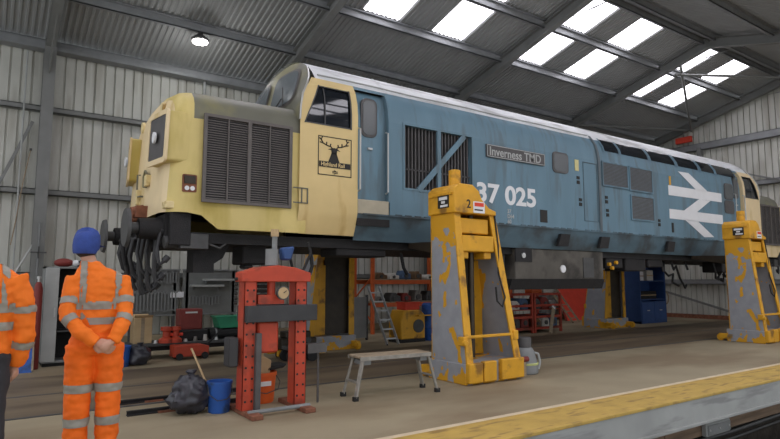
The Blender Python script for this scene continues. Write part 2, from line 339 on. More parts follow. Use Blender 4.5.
# portal frames
def ibeam(p, q, depth, width, up):
    p = Vector(p); q = Vector(q); d = (q - p).normalized(); u = Vector(up); u = (u - d * u.dot(d)).normalized(); b = MB(); t = .016
    off = u * (depth / 2 - t / 2)
    b.bar(p + off, q + off, width, t, u); b.bar(p - off, q - off, width, t, u); b.bar(p, q, .012, depth - t * 2, u); return b
XF = [-4.4, .78, 5.8, 11.1, 16.3, 21.38]
for i, x in enumerate(XF):
    o = struct('trim_%d' % (6 + i))
    ibeam((x, YW - .16, 0), (x, YW - .16, ZE + .0), .34, .22, (0, 1, 0)).build('column', m_steel, o)
    ibeam((x, YW, zroof(YW) - .09), (x, YR, ZR - .09), .27, .18, (0, 0, 1)).build('rafter', m_steel, o)
    ibeam((x, YR, ZR - .09), (x, YN, zroof(YN) - .09), .27, .18, (0, 0, 1)).build('rafter', m_steel, o)
    b = MB(); b.prism([(YW - .3, ZE - .3), (YW - .3, ZE - .75), (YW - 1.5, zroof(YW - 1.5) - .28)], 'x', x - .012, x + .012); b.build('haunch', m_steel, o)
    MB().box(x - .18, x + .18, YW - .4, YW + .06, 0, .025).build('base_plate', m_steel, o)
    b = MB(); b.prism([(YR - .7, zroof(YR - .7) - .28), (YR + .7, zroof(YR + .7) - .28), (YR, ZR - .5)], 'x', x - .01, x + .01); b.build('gusset', m_steel, o)
o = struct('trim_12')
for p, q in (((16.4, 8.6, 7.7), (21.3, 10.9, 6.95)), ((16.6, 8.9, 7.55), (21.3, 5.0, 7.2)), ((16.4, 12.3, 6.75), (21.3, 11.0, 7.0))):
    MB().tube([p, q], .04, 6).build('bracing_rod', m_steel, o)
# red sign box up on the gable
t = thing('exit_sign_box', 'small red box high up under the gable rafter', 'sign', (21.3, 11.2, 6.55))
MB().box(-.06, .06, -.3, .3, 0, .22).build('casing', m_redsheet, t, bev=.01); MB().box(-.02, .02, -.02, .02, .2, .45).build('bracket', m_steel, t)
# high bay lamp
t = thing('ceiling_lamp', 'lit round lamp hanging under the dark roof at the left', 'lamp', (3.5, 12.38, 6.62))
MB().lathe([(.17, 0), (.19, .02), (.19, .05), (.10, .12), (.05, .16), (.05, .2)], n=24).build('housing', m_dgrey, t)
MB().lathe([(.16, -.03), (.165, -.015), (.165, .0)], n=24).build('lens', m_lamp, t); MB().tube([(0, 0, .2), (0, 0, .33)], .012, 6).build('hanger', m_steel, t)
lp = bpy.data.lights.new('lamp_light', 'POINT'); lp.energy = 25; lp.shadow_soft_size = .12; lo = bpy.data.objects.new('bulb', lp); COL.objects.link(lo); lo.parent = t; lo.location = (0, 0, -.16)

# ------------------------------------------------------------------ the locomotive (local z = height above its own rail level)
def ip(tab, z):
    if z <= tab[0][0]: return tab[0][1]
    for (a, u), (c, v) in zip(tab, tab[1:]):
        if z <= c: return u + (v - u) * (z - a) / (c - a)
    return tab[-1][1]
YS = [(1.0, 1.22), (1.2, 1.30), (1.40, 1.36), (2.9, 1.36), (3.1, 1.335), (3.28, 1.28), (3.42, 1.19), (3.55, 1.09), (3.66, .97), (3.78, .78), (3.87, .56), (3.92, .34), (3.95, .03)]
def ys(z): return ip(YS, z)
LOC = thing('diesel_locomotive', 'blue diesel locomotive with yellow cab and nose, raised on yellow jacks', 'locomotive', (0, 8.71, 1.0))
XM = 21.45
def mirx(b):
    q = MB(); q.v = [(XM - x, y, z) for x, y, z in b.v]; q.f = list(b.f); return q
def fn(v): return v if callable(v) else (lambda z: v)
def sheet(b, xl, xr, zs, s, off=0.0, nx=1):
    xl = fn(xl); xr = fn(xr); vs = []; fs = []
    for z in zs:
        for i in range(nx + 1): vs.append((xl(z) + (xr(z) - xl(z)) * i / nx, s * (ys(z) + off), z))
    w = nx + 1
    for j in range(len(zs) - 1):
        for i in range(nx): fs.append((j * w + i, j * w + i + 1, (j + 1) * w + i + 1, (j + 1) * w + i))
    b.add(vs, fs); return b
def holed(b, x0, x1, z0, z1, holes, s):
    xs = sorted({x0, x1} | {h[i] for h in holes for i in (0, 1)}); zs = sorted({z0, z1} | {h[i] for h in holes for i in (2, 3)})
    for xa, xb in zip(xs, xs[1:]):
        for za, zb in zip(zs, zs[1:]):
            cx, cz = (xa + xb) / 2, (za + zb) / 2
            if any(h[0] < cx < h[1] and h[2] < cz < h[3] for h in holes): continue
            sheet(b, xa, xb, [za, zb], s)
    for h in holes:   # reveals
        for (xa, za, xb, zb) in ((h[0], h[2], h[1], h[2]), (h[1], h[2], h[1], h[3]), (h[1], h[3], h[0], h[3]), (h[0], h[3], h[0], h[2])):
            y = s * 1.36; b.add([(xa, y, za), (xb, y, zb), (xb, y - s * .12, zb), (xa, y - s * .12, za)], [(0, 1, 2, 3)])
def rrect(x0, x1, z0, z1, r, n=4):
    out = []
    for cx, cz, a0 in ((x1 - r, z1 - r, 0), (x0 + r, z1 - r, 90), (x0 + r, z0 + r, 180), (x1 - r, z0 + r, 270)):
        for i in range(n + 1):
            a = math.radians(a0 + 90 * i / n); out.append((cx + r * math.cos(a), cz + r * math.sin(a)))
    return out
RAD = (5.38, 6.84, 1.87, 2.90)
CURV = [2.9, 3.0, 3.1, 3.19, 3.28, 3.35, 3.42]
for s in (-1, 1):
    b = MB(); holed(b, 5.07, 16.38, 1.40, 2.9, [RAD], s); sheet(b, 5.07, 16.38, CURV, s); b.build('bodyside', m_blue, LOC)
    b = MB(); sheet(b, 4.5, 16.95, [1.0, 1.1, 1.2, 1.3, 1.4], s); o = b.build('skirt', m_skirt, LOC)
    b = MB(); b.box(4.6, 16.9, s * 1.36 - .012, s * 1.36 + .012, 1.385, 1.41)
    for i in range(60):
        if i % 5 < 4: b.box(5.2 + i * .19, 5.32 + i * .19, s * 1.365 - .012, s * 1.365 + .012, 1.41, 1.425)
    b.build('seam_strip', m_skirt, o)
    for x in (9.05, 10.35, 12.9): MB().prism([(x, 1.06), (x + .3, 1.06), (x + .38, 1.3), (x + .1, 1.3)], 'y', s * 1.33 - .07, s * 1.335).build('step_recess', m_dark, o)
    # radiator grille
    b = MB(); y = s * 1.25; b.box(RAD[0], RAD[1], y - .01, y + .01, RAD[2], RAD[3]); g = b.build('radiator_grille', m_dark, LOC)
    b = MB()
    for i in range(20):
        x = RAD[0] + .05 + i * .0715; b.box(x - .012, x + .012, s * 1.29 - .02, s * 1.29 + .02, RAD[2], RAD[3])
    b.box(RAD[0], RAD[1], s * 1.30 - .01, s * 1.30 + .01, 2.18, 2.2); b.build('grille_bars', m_slat, g)
    b = MB(); b.box(6.06, 6.14, s * 1.35 - .02, s * 1.35 + .02, RAD[2], RAD[3]); b.build('mullion', m_blue, g)
    b = MB(); b.bar((5.66, s * 1.36, 1.85), (6.68, s * 1.36, 2.9), .03, .10, (-.7, 0, .7)); b.build('diagonal_strip', m_blue, g, bev=.004)
    b = MB(); e = .035
    for q in ((RAD[0] - e, RAD[1] + e, RAD[2] - e, RAD[2]), (RAD[0] - e, RAD[1] + e, RAD[3], RAD[3] + e), (RAD[0] - e, RAD[0], RAD[2], RAD[3]), (RAD[1], RAD[1] + e, RAD[2], RAD[3])): b.box(q[0], q[1], s * 1.36 - .012, s * 1.36 + .012, q[2], q[3])
    b.build('grille_frame', m_blue, g)
    # louvre panels
    for (x0, x1, z0, z1) in ((10.6, 11.48, 2.42, 2.90), (11.58, 12.44, 2.40, 2.90), (11.6, 12.45, 1.75, 2.26)):
        b = MB(); b.box(x0, x1, s * 1.365 - .015, s * 1.365 + .008, z0, z1); l = b.build('louvre_panel', m_slat, LOC); b = MB(); n = int((z1 - z0) / .03)
        for i in range(n):
            z = z0 + .01 + i * .03; yo = s * 1.373; b.add([(x0 + .02, yo, z + .026), (x1 - .02, yo, z + .026), (x1 - .02, yo + s * .013, z), (x0 + .02, yo + s * .013, z)], [(0, 1, 2, 3)])
        b.build('louvre_slats', m_slatb, l)
        b = MB()
        for q in ((x0 - .03, x1 + .03, z0 - .03, z0), (x0 - .03, x1 + .03, z1, z1 + .03), (x0 - .03, x0, z0, z1), (x1, x1 + .03, z0, z1)): b.box(q[0], q[1], s * 1.37 - .02, s * 1.37 + .02, q[2], q[3])
        b.build('louvre_frame', m_blue, l)
    # cantrail windows in the curve of the roof
    for x0, x1 in ((10.75, 11.27), (11.36, 12.41), (12.53, 13.57), (13.70, 14.66), (14.80, 15.48), (15.60, 16.62)):
        b = MB(); sheet(b, x0, x1, [3.18, 3.23, 3.28, 3.35, 3.42, 3.46], s, .012); sheet(b, x0, x1, [3.18, 3.19], s, .0); p = b.build('cantrail_window', m_glass, LOC)
        [sheet(MB(), q, q + .05, [3.14, 3.28, 3.42, 3.48], s, .02).build('window_frame', m_blue, p) for q in (x0 - .05, x1)]
    b = MB(); sheet(b, 10.44, 10.52, [1.4, 2.9, 3.0, 3.1, 3.19, 3.28, 3.35, 3.42, 3.5], s, .018); b.build('body_pillar', m_slatb, LOC)
    # small bodyside windows
    for (x0, x1, z0, z1, mt) in ((9.02, 9.43, 2.55, 2.90, m_dglass), (15.90, 16.30, 2.56, 2.93, m_dglass), (15.88, 16.32, 2.19, 2.47, m_slat)):
        w = MB().prism(rrect(x0 - .035, x1 + .035, z0 - .035, z1 + .035, .09), 'y', s * 1.35, s * 1.375).build('window_surround', m_slat, LOC)
        MB().prism(rrect(x0, x1, z0, z1, .07), 'y', s * 1.35, s * 1.38).build('pane', mt, w)
    # access door outlines, steps, vents
    b = MB()
    for q in ((9.94, 9.955, 1.6, 2.83), (10.39, 10.405, 1.6, 2.83), (9.94, 10.405, 2.82, 2.835), (9.94, 10.405, 1.6, 1.612)): b.box(q[0], q[1], s * 1.36 - .008, s * 1.36 + .010, q[2], q[3])
    b.build('access_door_edge', m_skirt, LOC)
    for x, z in ((9.73, 2.35), (9.78, 1.9), (10.66, 2.02), (10.68, 1.74), (12.65, 1.64)):
        b = MB(); b.box(x, x + .09, s * 1.36 - .01, s * 1.36 + .012, z, z + .07); b.box(x, x + .09, s * 1.36 - .01, s * 1.36 + .012, z + .1, z + .16); b.build('vent_slot', m_black, LOC)
    for x0, x1, z0, z1 in ((8.59, 8.79, 1.50, 1.74), (13.22, 13.30, 1.52, 1.75)): MB().box(x0, x1, s * 1.36 - .01, s * 1.36 + .012, z0, z1).build('filler_recess', m_black, LOC)
    MB().box(9.68, 9.80, s * 1.36 - .01, s * 1.36 + .01, 2.62, 2.85).build('notice_plate', M('notice_cream', rgb(206, 196, 140), .6) if s < 0 else MATS['notice_cream'], LOC)
    MB().box(13.2, 13.27, s * 1.36 - .01, s * 1.36 + .01, 2.66, 2.87).build('notice_plate', m_jy, LOC)
    # roof
    b = MB(); sheet(b, 3.84, 17.61, [3.42, 3.48, 3.55, 3.66, 3.78, 3.87, 3.92, 3.95], s, 0.0, 6); ro = b.build('roof', m_roofw, LOC)
    for x in (5.1, 7.0, 8.6, 10.5, 12.6, 14.6, 16.4): sheet(MB(), x, x + .05, [3.42, 3.48, 3.55, 3.66, 3.78, 3.87, 3.92, 3.95], s, .016).build('roof_rib', m_roofw, ro)
    b = MB(); b.tube([(x, s * (ys(3.5) + .02), 3.5 + .006 * math.sin(x * 3)) for x in [3.9 + i * .5 for i in range(14)]], .012, 6); b.build('roof_conduit', m_lgrey, ro)
    # cabs and doors at both ends
    for e in (0, 1):
        fl = mirx if e else (lambda q: q)
        XFt = [(1.0, 3.60), (1.15, 3.55), (1.3, 3.53), (2.9, 3.53), (3.1, 3.58), (3.28, 3.69), (3.42, 3.78), (3.6, 3.84)]
        xf = lambda z: ip(XFt, z)
        wf = lambda z: 3.60 + max(0, z - 2.68) * .42
        b = MB(); sheet(b, xf, 4.5, [1.06, 1.12, 1.2, 1.3, 1.4, 2.0, 2.68], s)
        sheet(b, xf, wf, [2.68, 2.8, 2.9, 3.0, 3.1, 3.19, 3.27], s); sheet(b, 4.38, 4.5, [2.68, 2.9, 3.0, 3.1, 3.19, 3.27], s); sheet(b, xf, 4.5, [3.27, 3.35, 3.42], s)
        b.add([(4.5, s * ys(z) - s * k, z) for z in (1.06, 1.4, 2.9, 3.1, 3.28, 3.42) for k in (0, .1)], [(2 * i, 2 * i + 1, 2 * i + 3, 2 * i + 2) for i in range(5)])
        cab = fl(b).build('cab_side', m_front if e else m_cream, LOC)
        b = MB(); sheet(b, lambda z: wf(z) - .0, 4.38, [2.68, 2.8, 2.9, 3.0, 3.1, 3.19, 3.27], s, -.03); fl(b).build('cab_window', m_glass, cab)
        b = MB(); zz = [2.66, 2.8, 2.9, 3.0, 3.1, 3.19, 3.29]
        sheet(b, lambda z: wf(z) - .008, lambda z: wf(z) + .012, zz, s, .006); sheet(b, 4.365, 4.39, zz, s, .006); sheet(b, lambda z: wf(z), 4.38, [2.665, 2.685], s, .006); sheet(b, lambda z: wf(z), 4.38, [3.265, 3.28], s, .006)
        sheet(b, 3.93, 3.95, zz, s, -.015); fl(b).build('window_frame', m_dgrey, cab)
        b = MB(); b.box(3.44, 3.66, s * 1.365 - .012, s * 1.365 + .008, 1.48, 1.495); b.box(3.44, 3.66, s * 1.365 - .012, s * 1.365 + .008, 1.69, 1.705); b.box(3.56, 3.575, s * 1.365 - .012, s * 1.365 + .008, 1.48, 1.7); b.box(3.65, 3.665, s * 1.365 - .012, s * 1.365 + .008, 1.48, 1.7); fl(b).build('hatch_edge', m_olive, cab)
        # door
        b = MB(); zz = [1.62, 2.9, 3.1, 3.28, 3.36]; sheet(b, 4.5, 5.07, zz, s, -.09); b.add([(5.07, s * (ys(z) - k), z) for z in zz for k in (0, .1)], [(2 * i, 2 * i + 1, 2 * i + 3, 2 * i + 2) for i in range(4)]); sheet(b, 4.5, 5.07, [3.36, 3.42], s)
        d = fl(b).build('cab_door', m_blue, LOC)
        b = MB(); b.prism(rrect(4.60, 4.90, 2.62, 3.24, .1), 'y', s * 1.26, s * 1.283); w = fl(b).build('window_surround', m_slat, d)
        b = MB(); b.prism(rrect(4.635, 4.865, 2.655, 3.205, .08), 'y', s * 1.26, s * 1.29); fl(b).build('pane', m_dglass, w)
        b = MB(); b.box(4.72, 4.80, s * 1.29 - .02, s * 1.29 + .02, 2.42, 2.45); fl(b).build('door_handle', m_chrome, d)
        for x in (4.52, 5.03):
            b = MB(); yy = s * 1.40; b.tube([(x, s * 1.34, 2.72), (x, yy, 2.70), (x, yy, 1.76), (x, s * 1.34, 1.74)], .014, 8); fl(b).build('grab_rail', m_chrome, LOC)
        b = MB(); b.box(4.5, 5.1, s * 1.30 - .06, s * 1.30 + .065, 1.40, 1.62); st = fl(b).build('door_step', m_step, LOC, bev=.01)
        b = MB(); b.box(4.5, 5.1, s * 1.28 - .06, s * 1.28 + .06, 1.22, 1.40); fl(b).build('step_well', m_dark, st)
# cab fronts: domed windscreen surround
XFr = [(2.86, 3.53), (3.1, 3.58), (3.28, 3.67), (3.42, 3.74), (3.6, 3.80), (3.78, 3.84), (3.9, 3.87), (3.95, 3.9)]
XCe = [(2.86, 3.54), (3.1, 3.58), (3.34, 3.64), (3.56, 3.69), (3.68, 3.72), (3.76, 3.75), (3.84, 3.79), (3.9, 3.84), (3.95, 3.9)]
def F(y, z, off=0.0):
    a, c = ip(XFr, z), ip(XCe, z); u = min(1, abs(y) / max(ys(z), .01)); return a - (a - c) * (1 - u ** 2.4) - off
ZD = [2.70, 2.80, 2.9, 3.0, 3.1, 3.2, 3.28, 3.35, 3.42, 3.5, 3.58, 3.66, 3.74, 3.81, 3.87, 3.91, 3.95]
for e in (0, 1):
    fl = mirx if e else (lambda q: q)
    b = MB(); n = 24; vs = []; fs = []
    for z in ZD:
        for j in range(n + 1):
            y = -ys(z) * math.cos(math.pi * j / n); vs.append((F(y, z), y, z))
    for i in range(len(ZD) - 1):
        for j in range(n): fs.append((i * (n + 1) + j, i * (n + 1) + j + 1, (i + 1) * (n + 1) + j + 1, (i + 1) * (n + 1) + j))
    b.add(vs, fs); dome = fl(b).build('cab_front', m_olive, LOC, angle=60)
    b = MB()
    for s in (-1, 1): b.tube([(ip(XFr, z) - .004, s * (ys(z) + .006), z) for z in (2.7, 2.9, 3.0, 3.1, 3.2, 3.28, 3.35, 3.42, 3.5, 3.58, 3.66)], .014, 6)
    fl(b).build('edge_bead', m_chrome, dome)
    for s in (-1, 1):
        for nm, sc, off, mt in (('windscreen_rubber', 1.12, .012, m_slat2), ('windscreen', 1.0, .022, m_wind)):
            b = MB(); cy, cz, hy, hz = s * .53, 3.37, (.40 if sc == 1 else .44), (.285 if sc == 1 else .325); k = 10; vs = []; fs = []
            for i in range(k + 1):
                for j in range(k + 1):
                    a, c = -1 + 2 * i / k, -1 + 2 * j / k
                    f = 1 / max(1e-6, (abs(a) ** 5 + abs(c) ** 5) ** .2) * max(abs(a), abs(c)) if (a or c) else 1
                    a *= f; c *= f
                    z = cz + hz * c; y = cy + hy * a * (1 - .10 * c) - s * .05 * c
                    vs.append((F(y, z, off), y, z))
            for i in range(k):
                for j in range(k): fs.append((i * (k + 1) + j, i * (k + 1) + j + 1, (i + 1) * (k + 1) + j + 1, (i + 1) * (k + 1) + j))
            b.add(vs, fs); fl(b).build(nm, mt, dome)
        b = MB(); b.tube([(F(s * .3, 2.98, .05), s * .3, 2.98), (F(s * .62, 3.2, .05), s * .62, 3.2)], .009, 6); b.tube([(F(s * .5, 3.42, .045), s * .5, 3.42), (F(s * .74, 3.05, .045), s * .74, 3.05)], .007, 6); fl(b).build('wiper', m_black, dome)
    # nose
    ST = [(1.74, .27), (1.755, .20), (1.79, .13), (1.84, .07), (1.92, .025), (2.02, .005), (2.2, 0), (2.3, 0), (2.42, 0), (3.0, 0), (3.66, 0)]
    def zb(x): return ip([(1.74, 1.26), (2.15, 1.26), (2.25, 1.2), (2.33, 1.12), (2.42, 1.06), (3.6, 1.06)], x)
    def sect(x, ins):
        w = 1.25 + .06 * (x - 1.74) / 1.8; pts = []
        for y, z in ((w, zb(x)), (w, 1.41), (w, 2.0), (w, 2.5), (w, 2.56), (w - .03, 2.70), (w - .09, 2.80), (w - .22, 2.90), (w - .5, 2.98), (w * .3, 3.04), (0, 3.05)):
            f = 1 - ins / w; zz = z - ins * max(0, (z - 1.9) / 1.1); pts.append((y * f, zz))
        return pts
    full = []
    for x, ins in ST:
        p = sect(x, ins); lean = max(0, 1 - (x - 1.74) / .8)
        ring = [(-y, z) for y, z in p] + [(y, z) for y, z in reversed(p[:-1])]
        full.append([(x + .10 * lean * max(0, (z - 1.3) / 1.7), y, z) for y, z in ring])
    k = len(full[0]); bs, bt, bf0 = MB(), MB(), MB()
    def quad(m, q): m.add(q, [(0, 1, 2, 3)])
    for i in range(len(ST) - 1):
        for j in range(k - 1):
            q = [full[i][j], full[i][j + 1], full[i + 1][j + 1], full[i + 1][j]]; zc = sum(v[2] for v in q) / 4
            quad(bt if (zc > 2.52 and i >= 5) else (bf0 if i < 2 else bs), q)
    bf0.add(full[0], [tuple(range(k))])
    for q in (bs, bt):   # weld
        pass
    def weld(m, name, mat):
        me = m.mesh(name, mat, smooth=False); bm = bmesh.new(); bm.from_mesh(me); bmesh.ops.remove_doubles(bm, verts=bm.verts, dist=1e-4); bmesh.ops.recalc_face_normals(bm, faces=bm.faces); bm.to_mesh(me); bm.free()
        me.polygons.foreach_set('use_smooth', [True] * len(me.polygons)); me.set_sharp_from_angle(angle=math.radians(40)); return me
    ns = obj('nose', weld(fl(bs), 'nose', m_front if e else m_nose), LOC); obj('nose_front', weld(fl(bf0), 'nose_front', m_front), LOC); obj('nose_top', weld(fl(bt), 'nose_top', m_olive), LOC)
    # nose side grilles
    for s in (-1, 1):
        yw = s * 1.285; g0 = MB().box(2.20, 3.41, yw - .02, yw + .012, 1.42, 2.55)
        g = fl(g0).build('nose_grille', m_dark, LOC)
        for i in range(4):
            x0 = 2.235 + i * .293; x1 = x0 + (.262); b = MB()
            for j in range(34):
                z = 1.45 + j * .0322; yo = yw + s * .012; b.add([(x0, yo, z + .028), (x1, yo, z + .028), (x1, yo + s * .016, z), (x0, yo + s * .016, z), (x0, yo, z - .001), (x1, yo, z - .001)], [(0, 1, 2, 3), (3, 2, 5, 4)])
            fl(b).build('louvre_slats', m_slat2, g)
        b = MB(); yo = yw + s * .02
        for q in ((2.18, 3.43, 1.40, 1.44), (2.18, 3.43, 2.53, 2.57), (2.18, 2.225, 1.44, 2.53), (3.385, 3.43, 1.44, 2.53), (2.775, 2.825, 1.44, 2.53), (2.497, 2.515, 1.44, 2.53), (3.085, 3.10, 1.44, 2.53)): b.box(q[0], q[1], yo - .03, yo + .010, q[2], q[3])
        fl(b).build('grille_frame', m_slat2, g)
        # headcode boxes on the front corners
        hx = lambda x, y, z: (x + .09 * (abs(y) - .6) / .6 + .03 * (z - 1.88), y, z)
        b = MB(); b.prism(rrect(min(s * 1.245, s * .64), max(s * 1.245, s * .64), 1.90, 2.57, .05), 'x', 1.64, 2.05); b.v = [hx(*v) for v in b.v]; h = fl(b).build('headcode_box', m_nose, ns)
        ro, ri = rrect(min(s * 1.26, s * .625), max(s * 1.26, s * .625), 1.885, 2.585, .06), rrect(min(s * 1.20, s * .685), max(s * 1.20, s * .685), 1.955, 2.52, .03); k2 = len(ro)
        b = MB(); b.add([hx(x, y, z) for x, rr in ((1.65, ro), (1.62, ro), (1.62, ri), (1.65, ri)) for y, z in rr], [(L0 * k2 + i, L0 * k2 + (i + 1) % k2, (L0 + 1) * k2 + (i + 1) % k2, (L0 + 1) * k2 + i) for L0 in range(3) for i in range(k2)]); fl(b).build('headcode_rim', m_front, h, angle=50)
        b = MB(); b.prism(ri, 'x', 1.63, 1.65); b.v = [hx(*v) for v in b.v]; fl(b).build('headcode_panel', m_slat, h, smooth=False)
        b = MB(); b.cyl((1.64, s * .94, 2.24), (1.667, s * .94, 2.24), .075, 18); fl(b).build('marker_light', m_white, h)
        # tail lamp
        b = MB(); b.prism(rrect(1.95, 2.13, 1.52, 1.75, .02), 'y', s * 1.20, s * 1.262); tl = fl(b).build('tail_lamp', m_rust, LOC)
        b = MB(); b.box(1.97, 2.11, s * 1.265 - .012, s * 1.265 + .004, 1.63, 1.73); fl(b).build('lamp_lens', m_jgap, tl)
        b = MB(); b.cyl((2.005, s * 1.25, 1.57), (2.005, s * 1.272, 1.57), .03, 10); b.cyl((2.075, s * 1.25, 1.57), (2.075, s * 1.272, 1.57), .03, 10); fl(b).build('lamp_glass', m_white, tl)
        b = MB(); b.box(1.76, 1.98, min(s * .82, s * 1.2), max(s * .82, s * 1.2), 1.30, 1.40); fl(b).build('lamp_bracket', m_grim, LOC, bev=.012)
        b = MB(); b.cyl((1.84, s * .62, 2.74), (1.80, s * .62, 2.74), .09, 16, .08); fl(b).build('horn_cover', m_grim, LOC)
        # buffers
        b = MB(); b.cyl((1.36, s * .865, 1.06), (1.40, s * .865, 1.06), .24, 28, .255); b.cyl((1.40, s * .865, 1.06), (1.75, s * .865, 1.06), .075, 16); bf = fl(b).build('buffer', m_dgrey, LOC)
        b = MB(); b.cyl((1.52, s * .865, 1.06), (1.82, s * .865, 1.06), .13, 20, .15); b.box(1.80, 1.84, s * .865 - .2, s * .865 + .2, .88, 1.24); fl(b).build('buffer_housing', m_dark, bf)
    b = MB(); b.box(1.84, 2.1, -1.18, 1.18, .84, 1.27); fl(b).build('buffer_beam', m_dark, LOC, bev=.01)
    for q, nm in (((1.70, 1.80, -.30, -.20, 1.70, 1.86), 'lamp_iron'), ((1.70, 1.80, .28, .36, 1.5, 1.72), 'lamp_iron')):
        b = MB(); b.box(*q); fl(b).build(nm, m_grim, LOC, bev=.01)
    b = MB(); b.tube([(1.76, .35, 1.95), (1.72, .35, 1.95), (1.72, .35, 1.62), (1.72, .1, 1.6), (1.76, .1, 1.6)], .014, 6); b.tube([(1.77, -.25, 1.86), (1.73, -.25, 1.88), (1.73, -.12, 1.94), (1.73, -.02, 1.86), (1.73, -.05, 1.72), (1.73, -.2, 1.70), (1.76, -.25, 1.76)], .018, 6); fl(b).build('front_handrail', m_olive, LOC)
    b = MB(); b.cyl((1.72, -.18, 1.36), (1.56, -.18, 1.33), .09, 14, .075); b.box(1.6, 1.76, -.3, -.08, 1.26, 1.42); fl(b).build('jumper_socket', m_rust, LOC)
    for y in (.35, .72): fl(MB().cyl((1.76, y, 1.3), (1.62, y, 1.28), .05, 10)).build('jumper_socket', m_rust, LOC)
    # drawhook and hoses
    b = MB(); b.box(1.62, 1.86, -.05, .05, .98, 1.12); b.tube([(1.62, 0, 1.05), (1.52, 0, 1.02), (1.48, 0, .94), (1.52, 0, .88)], .035, 8); b.tube([(1.5, 0, .92), (1.52, .02, .75), (1.55, 0, .6)], .03, 8); fl(b).build('draw_hook', m_dark, LOC)
    for i, (y, l, sw, r, xo) in enumerate(((-.98, .40, -.04, .026, -.06), (-.84, .62, .05, .030, -.08), (-.72, .50, .06, .028, .0), (-.62, .74, .06, .034, -.04), (-.50, .55, -.04, .026, .08), (-.36, .78, .06, .034, .0), (-.22, .60, .10, .028, .1), (-.08, .80, .05, .030, -.04), (.14, .62, .10, .030, .1), (.28, .74, -.06, .026, .02), (.42, .50, .12, .030, .12), (.56, .66, .06, .030, .0), (.68, .44, .04, .026, .1), (.82, .6, -.06, .026, .0))):
        b = MB(); pts = [(1.86, y, 1.02), (1.78, y, 1.03), (1.70 - xo, y + sw * .3, .96), (1.67 - xo, y + sw * .7, 1.0 - l * .45), (1.70 - xo * .7, y + sw, 1.0 - l * .85), (1.75 - xo * .4, y + sw * 1.1, 1.0 - l), (1.80 - xo * .3, y + sw * 1.15, 1.04 - l)]
        b.tube(pts, r, 8); b.cyl(pts[-1], (1.85 - xo * .3, y + sw * 1.2, 1.10 - l), r * 1.6, 8); b.cyl((1.87, y, 1.02), (1.77, y, 1.03), r * 1.6, 8); fl(b).build('brake_hose', m_hose, LOC)
    b = MB(); b.box(1.98, 2.34, -1.16, -.92, .80, 1.0); b.cyl((1.98, -1.04, .9), (1.80, -1.04, .88), .085, 14); b.tube([(2.34, -1.1, .88), (2.5, -1.12, .82), (2.6, -1.1, .9)], .02, 6); fl(b).build('cable_coupler', m_dgrey, LOC, bev=.01)
    # frames under the nose and brackets left where the bogie was
    for ya, yb in ((-.9, -.6),):
        b = MB(); b.prism([(2.15, .98), (2.75, .98), (2.62, .7), (2.5, .62), (2.5, .5), (2.22, .5), (2.22, .8)], 'y', ya, yb); fl(b).build('bogie_stop', m_dark, LOC)
    b = MB(); b.box(2.92, 3.28, -.85, -.4, .62, .9); b.box(2.96, 3.1, -.8, -.6, .56, .62); fl(b).build('sand_box', m_dark, LOC, bev=.02)
    b = MB(); b.tube([(3.6, -.9, .85), (3.62, -.92, .7), (3.68, -.9, .52)], .022, 8); b.tube([(3.95, -.9, .85), (3.96, -.95, .6), (3.9, -.93, .4)], .028, 8); fl(b).build('hanging_pipe', m_rub, LOC)
MB().box(2.0, 19.45, -1.12, 1.12, .88, 1.02).build('underframe', m_dark, LOC)
for x0, x1, z in ((11.0, 11.6, .66), (11.7, 12.5, .60), (12.6, 13.2, .7), (6.9, 7.9, .55), (4.3, 5.2, .76), (16.1, 16.7, .6), (17.0, 17.5, .66)): MB().box(x0, x1, -1.1, -.55, z, .89).build('equipment_box', m_dark, LOC, bev=.02)
b = MB(); b.prism([(-1.1, .24), (1.1, .24), (1.2, .45), (1.2, 1.0), (-1.2, 1.0), (-1.2, .45)], 'x', 8.05, 10.74); tk = b.build('fuel_tank', m_tank, LOC, bev=.015)
MB().prism([(-1.13, .22), (1.13, .22), (1.21, .42), (-1.21, .42)], 'x', 7.95, 10.76).build('tank_trough', m_dark, tk)
b = MB(); b.cyl((9.4, -1.2, .62), (9.4, -1.225, .62), .075, 18); b.build('tank_gauge', m_white, tk)
MB().box(10.05, 10.39, -1.215, -1.19, .45, .86).build('tank_hatch', m_dgrey, tk); MB().box(8.05, 8.5, -1.215, -1.19, .74, 1.0).build('tank_cutout', m_dark, tk)
MB().cyl((8.25, -1.16, .86), (8.25, -1.24, .86), .05, 12).build('filler_cap', m_chrome, tk)
for x, z in ((11.05, .74), (11.3, .78), (11.15, .66)): MB().cyl((x, -1.1, z), (x, -1.16, z), .04, 10).build('pipe_end', m_jy, LOC)
for pts in ([(13.6, -.9, .85), (13.5, -.95, .62), (13.75, -.92, .5), (14.0, -.9, .55), (13.95, -.9, .35), (14.15, -.95, .25)], [(13.9, -.9, .9), (13.95, -.95, .65), (14.15, -.9, .75), (14.3, -.9, .45), (14.5, -.92, .2), (14.6, -.9, .28)], [(16.0, -.9, .85), (16.02, -.95, .6), (16.1, -.9, .45), (16.3, -.9, .42)], [(13.3, -1.0, .85), (13.3, -1.05, .6)], [(14.4, -1.0, .85), (14.42, -1.05, .65)], [(5.6, -.95, .84), (5.62, -1.0, .6), (5.7, -.98, .5)]):
    MB().tube(pts, .028, 8).build('hanging_cable', m_rub, LOC)
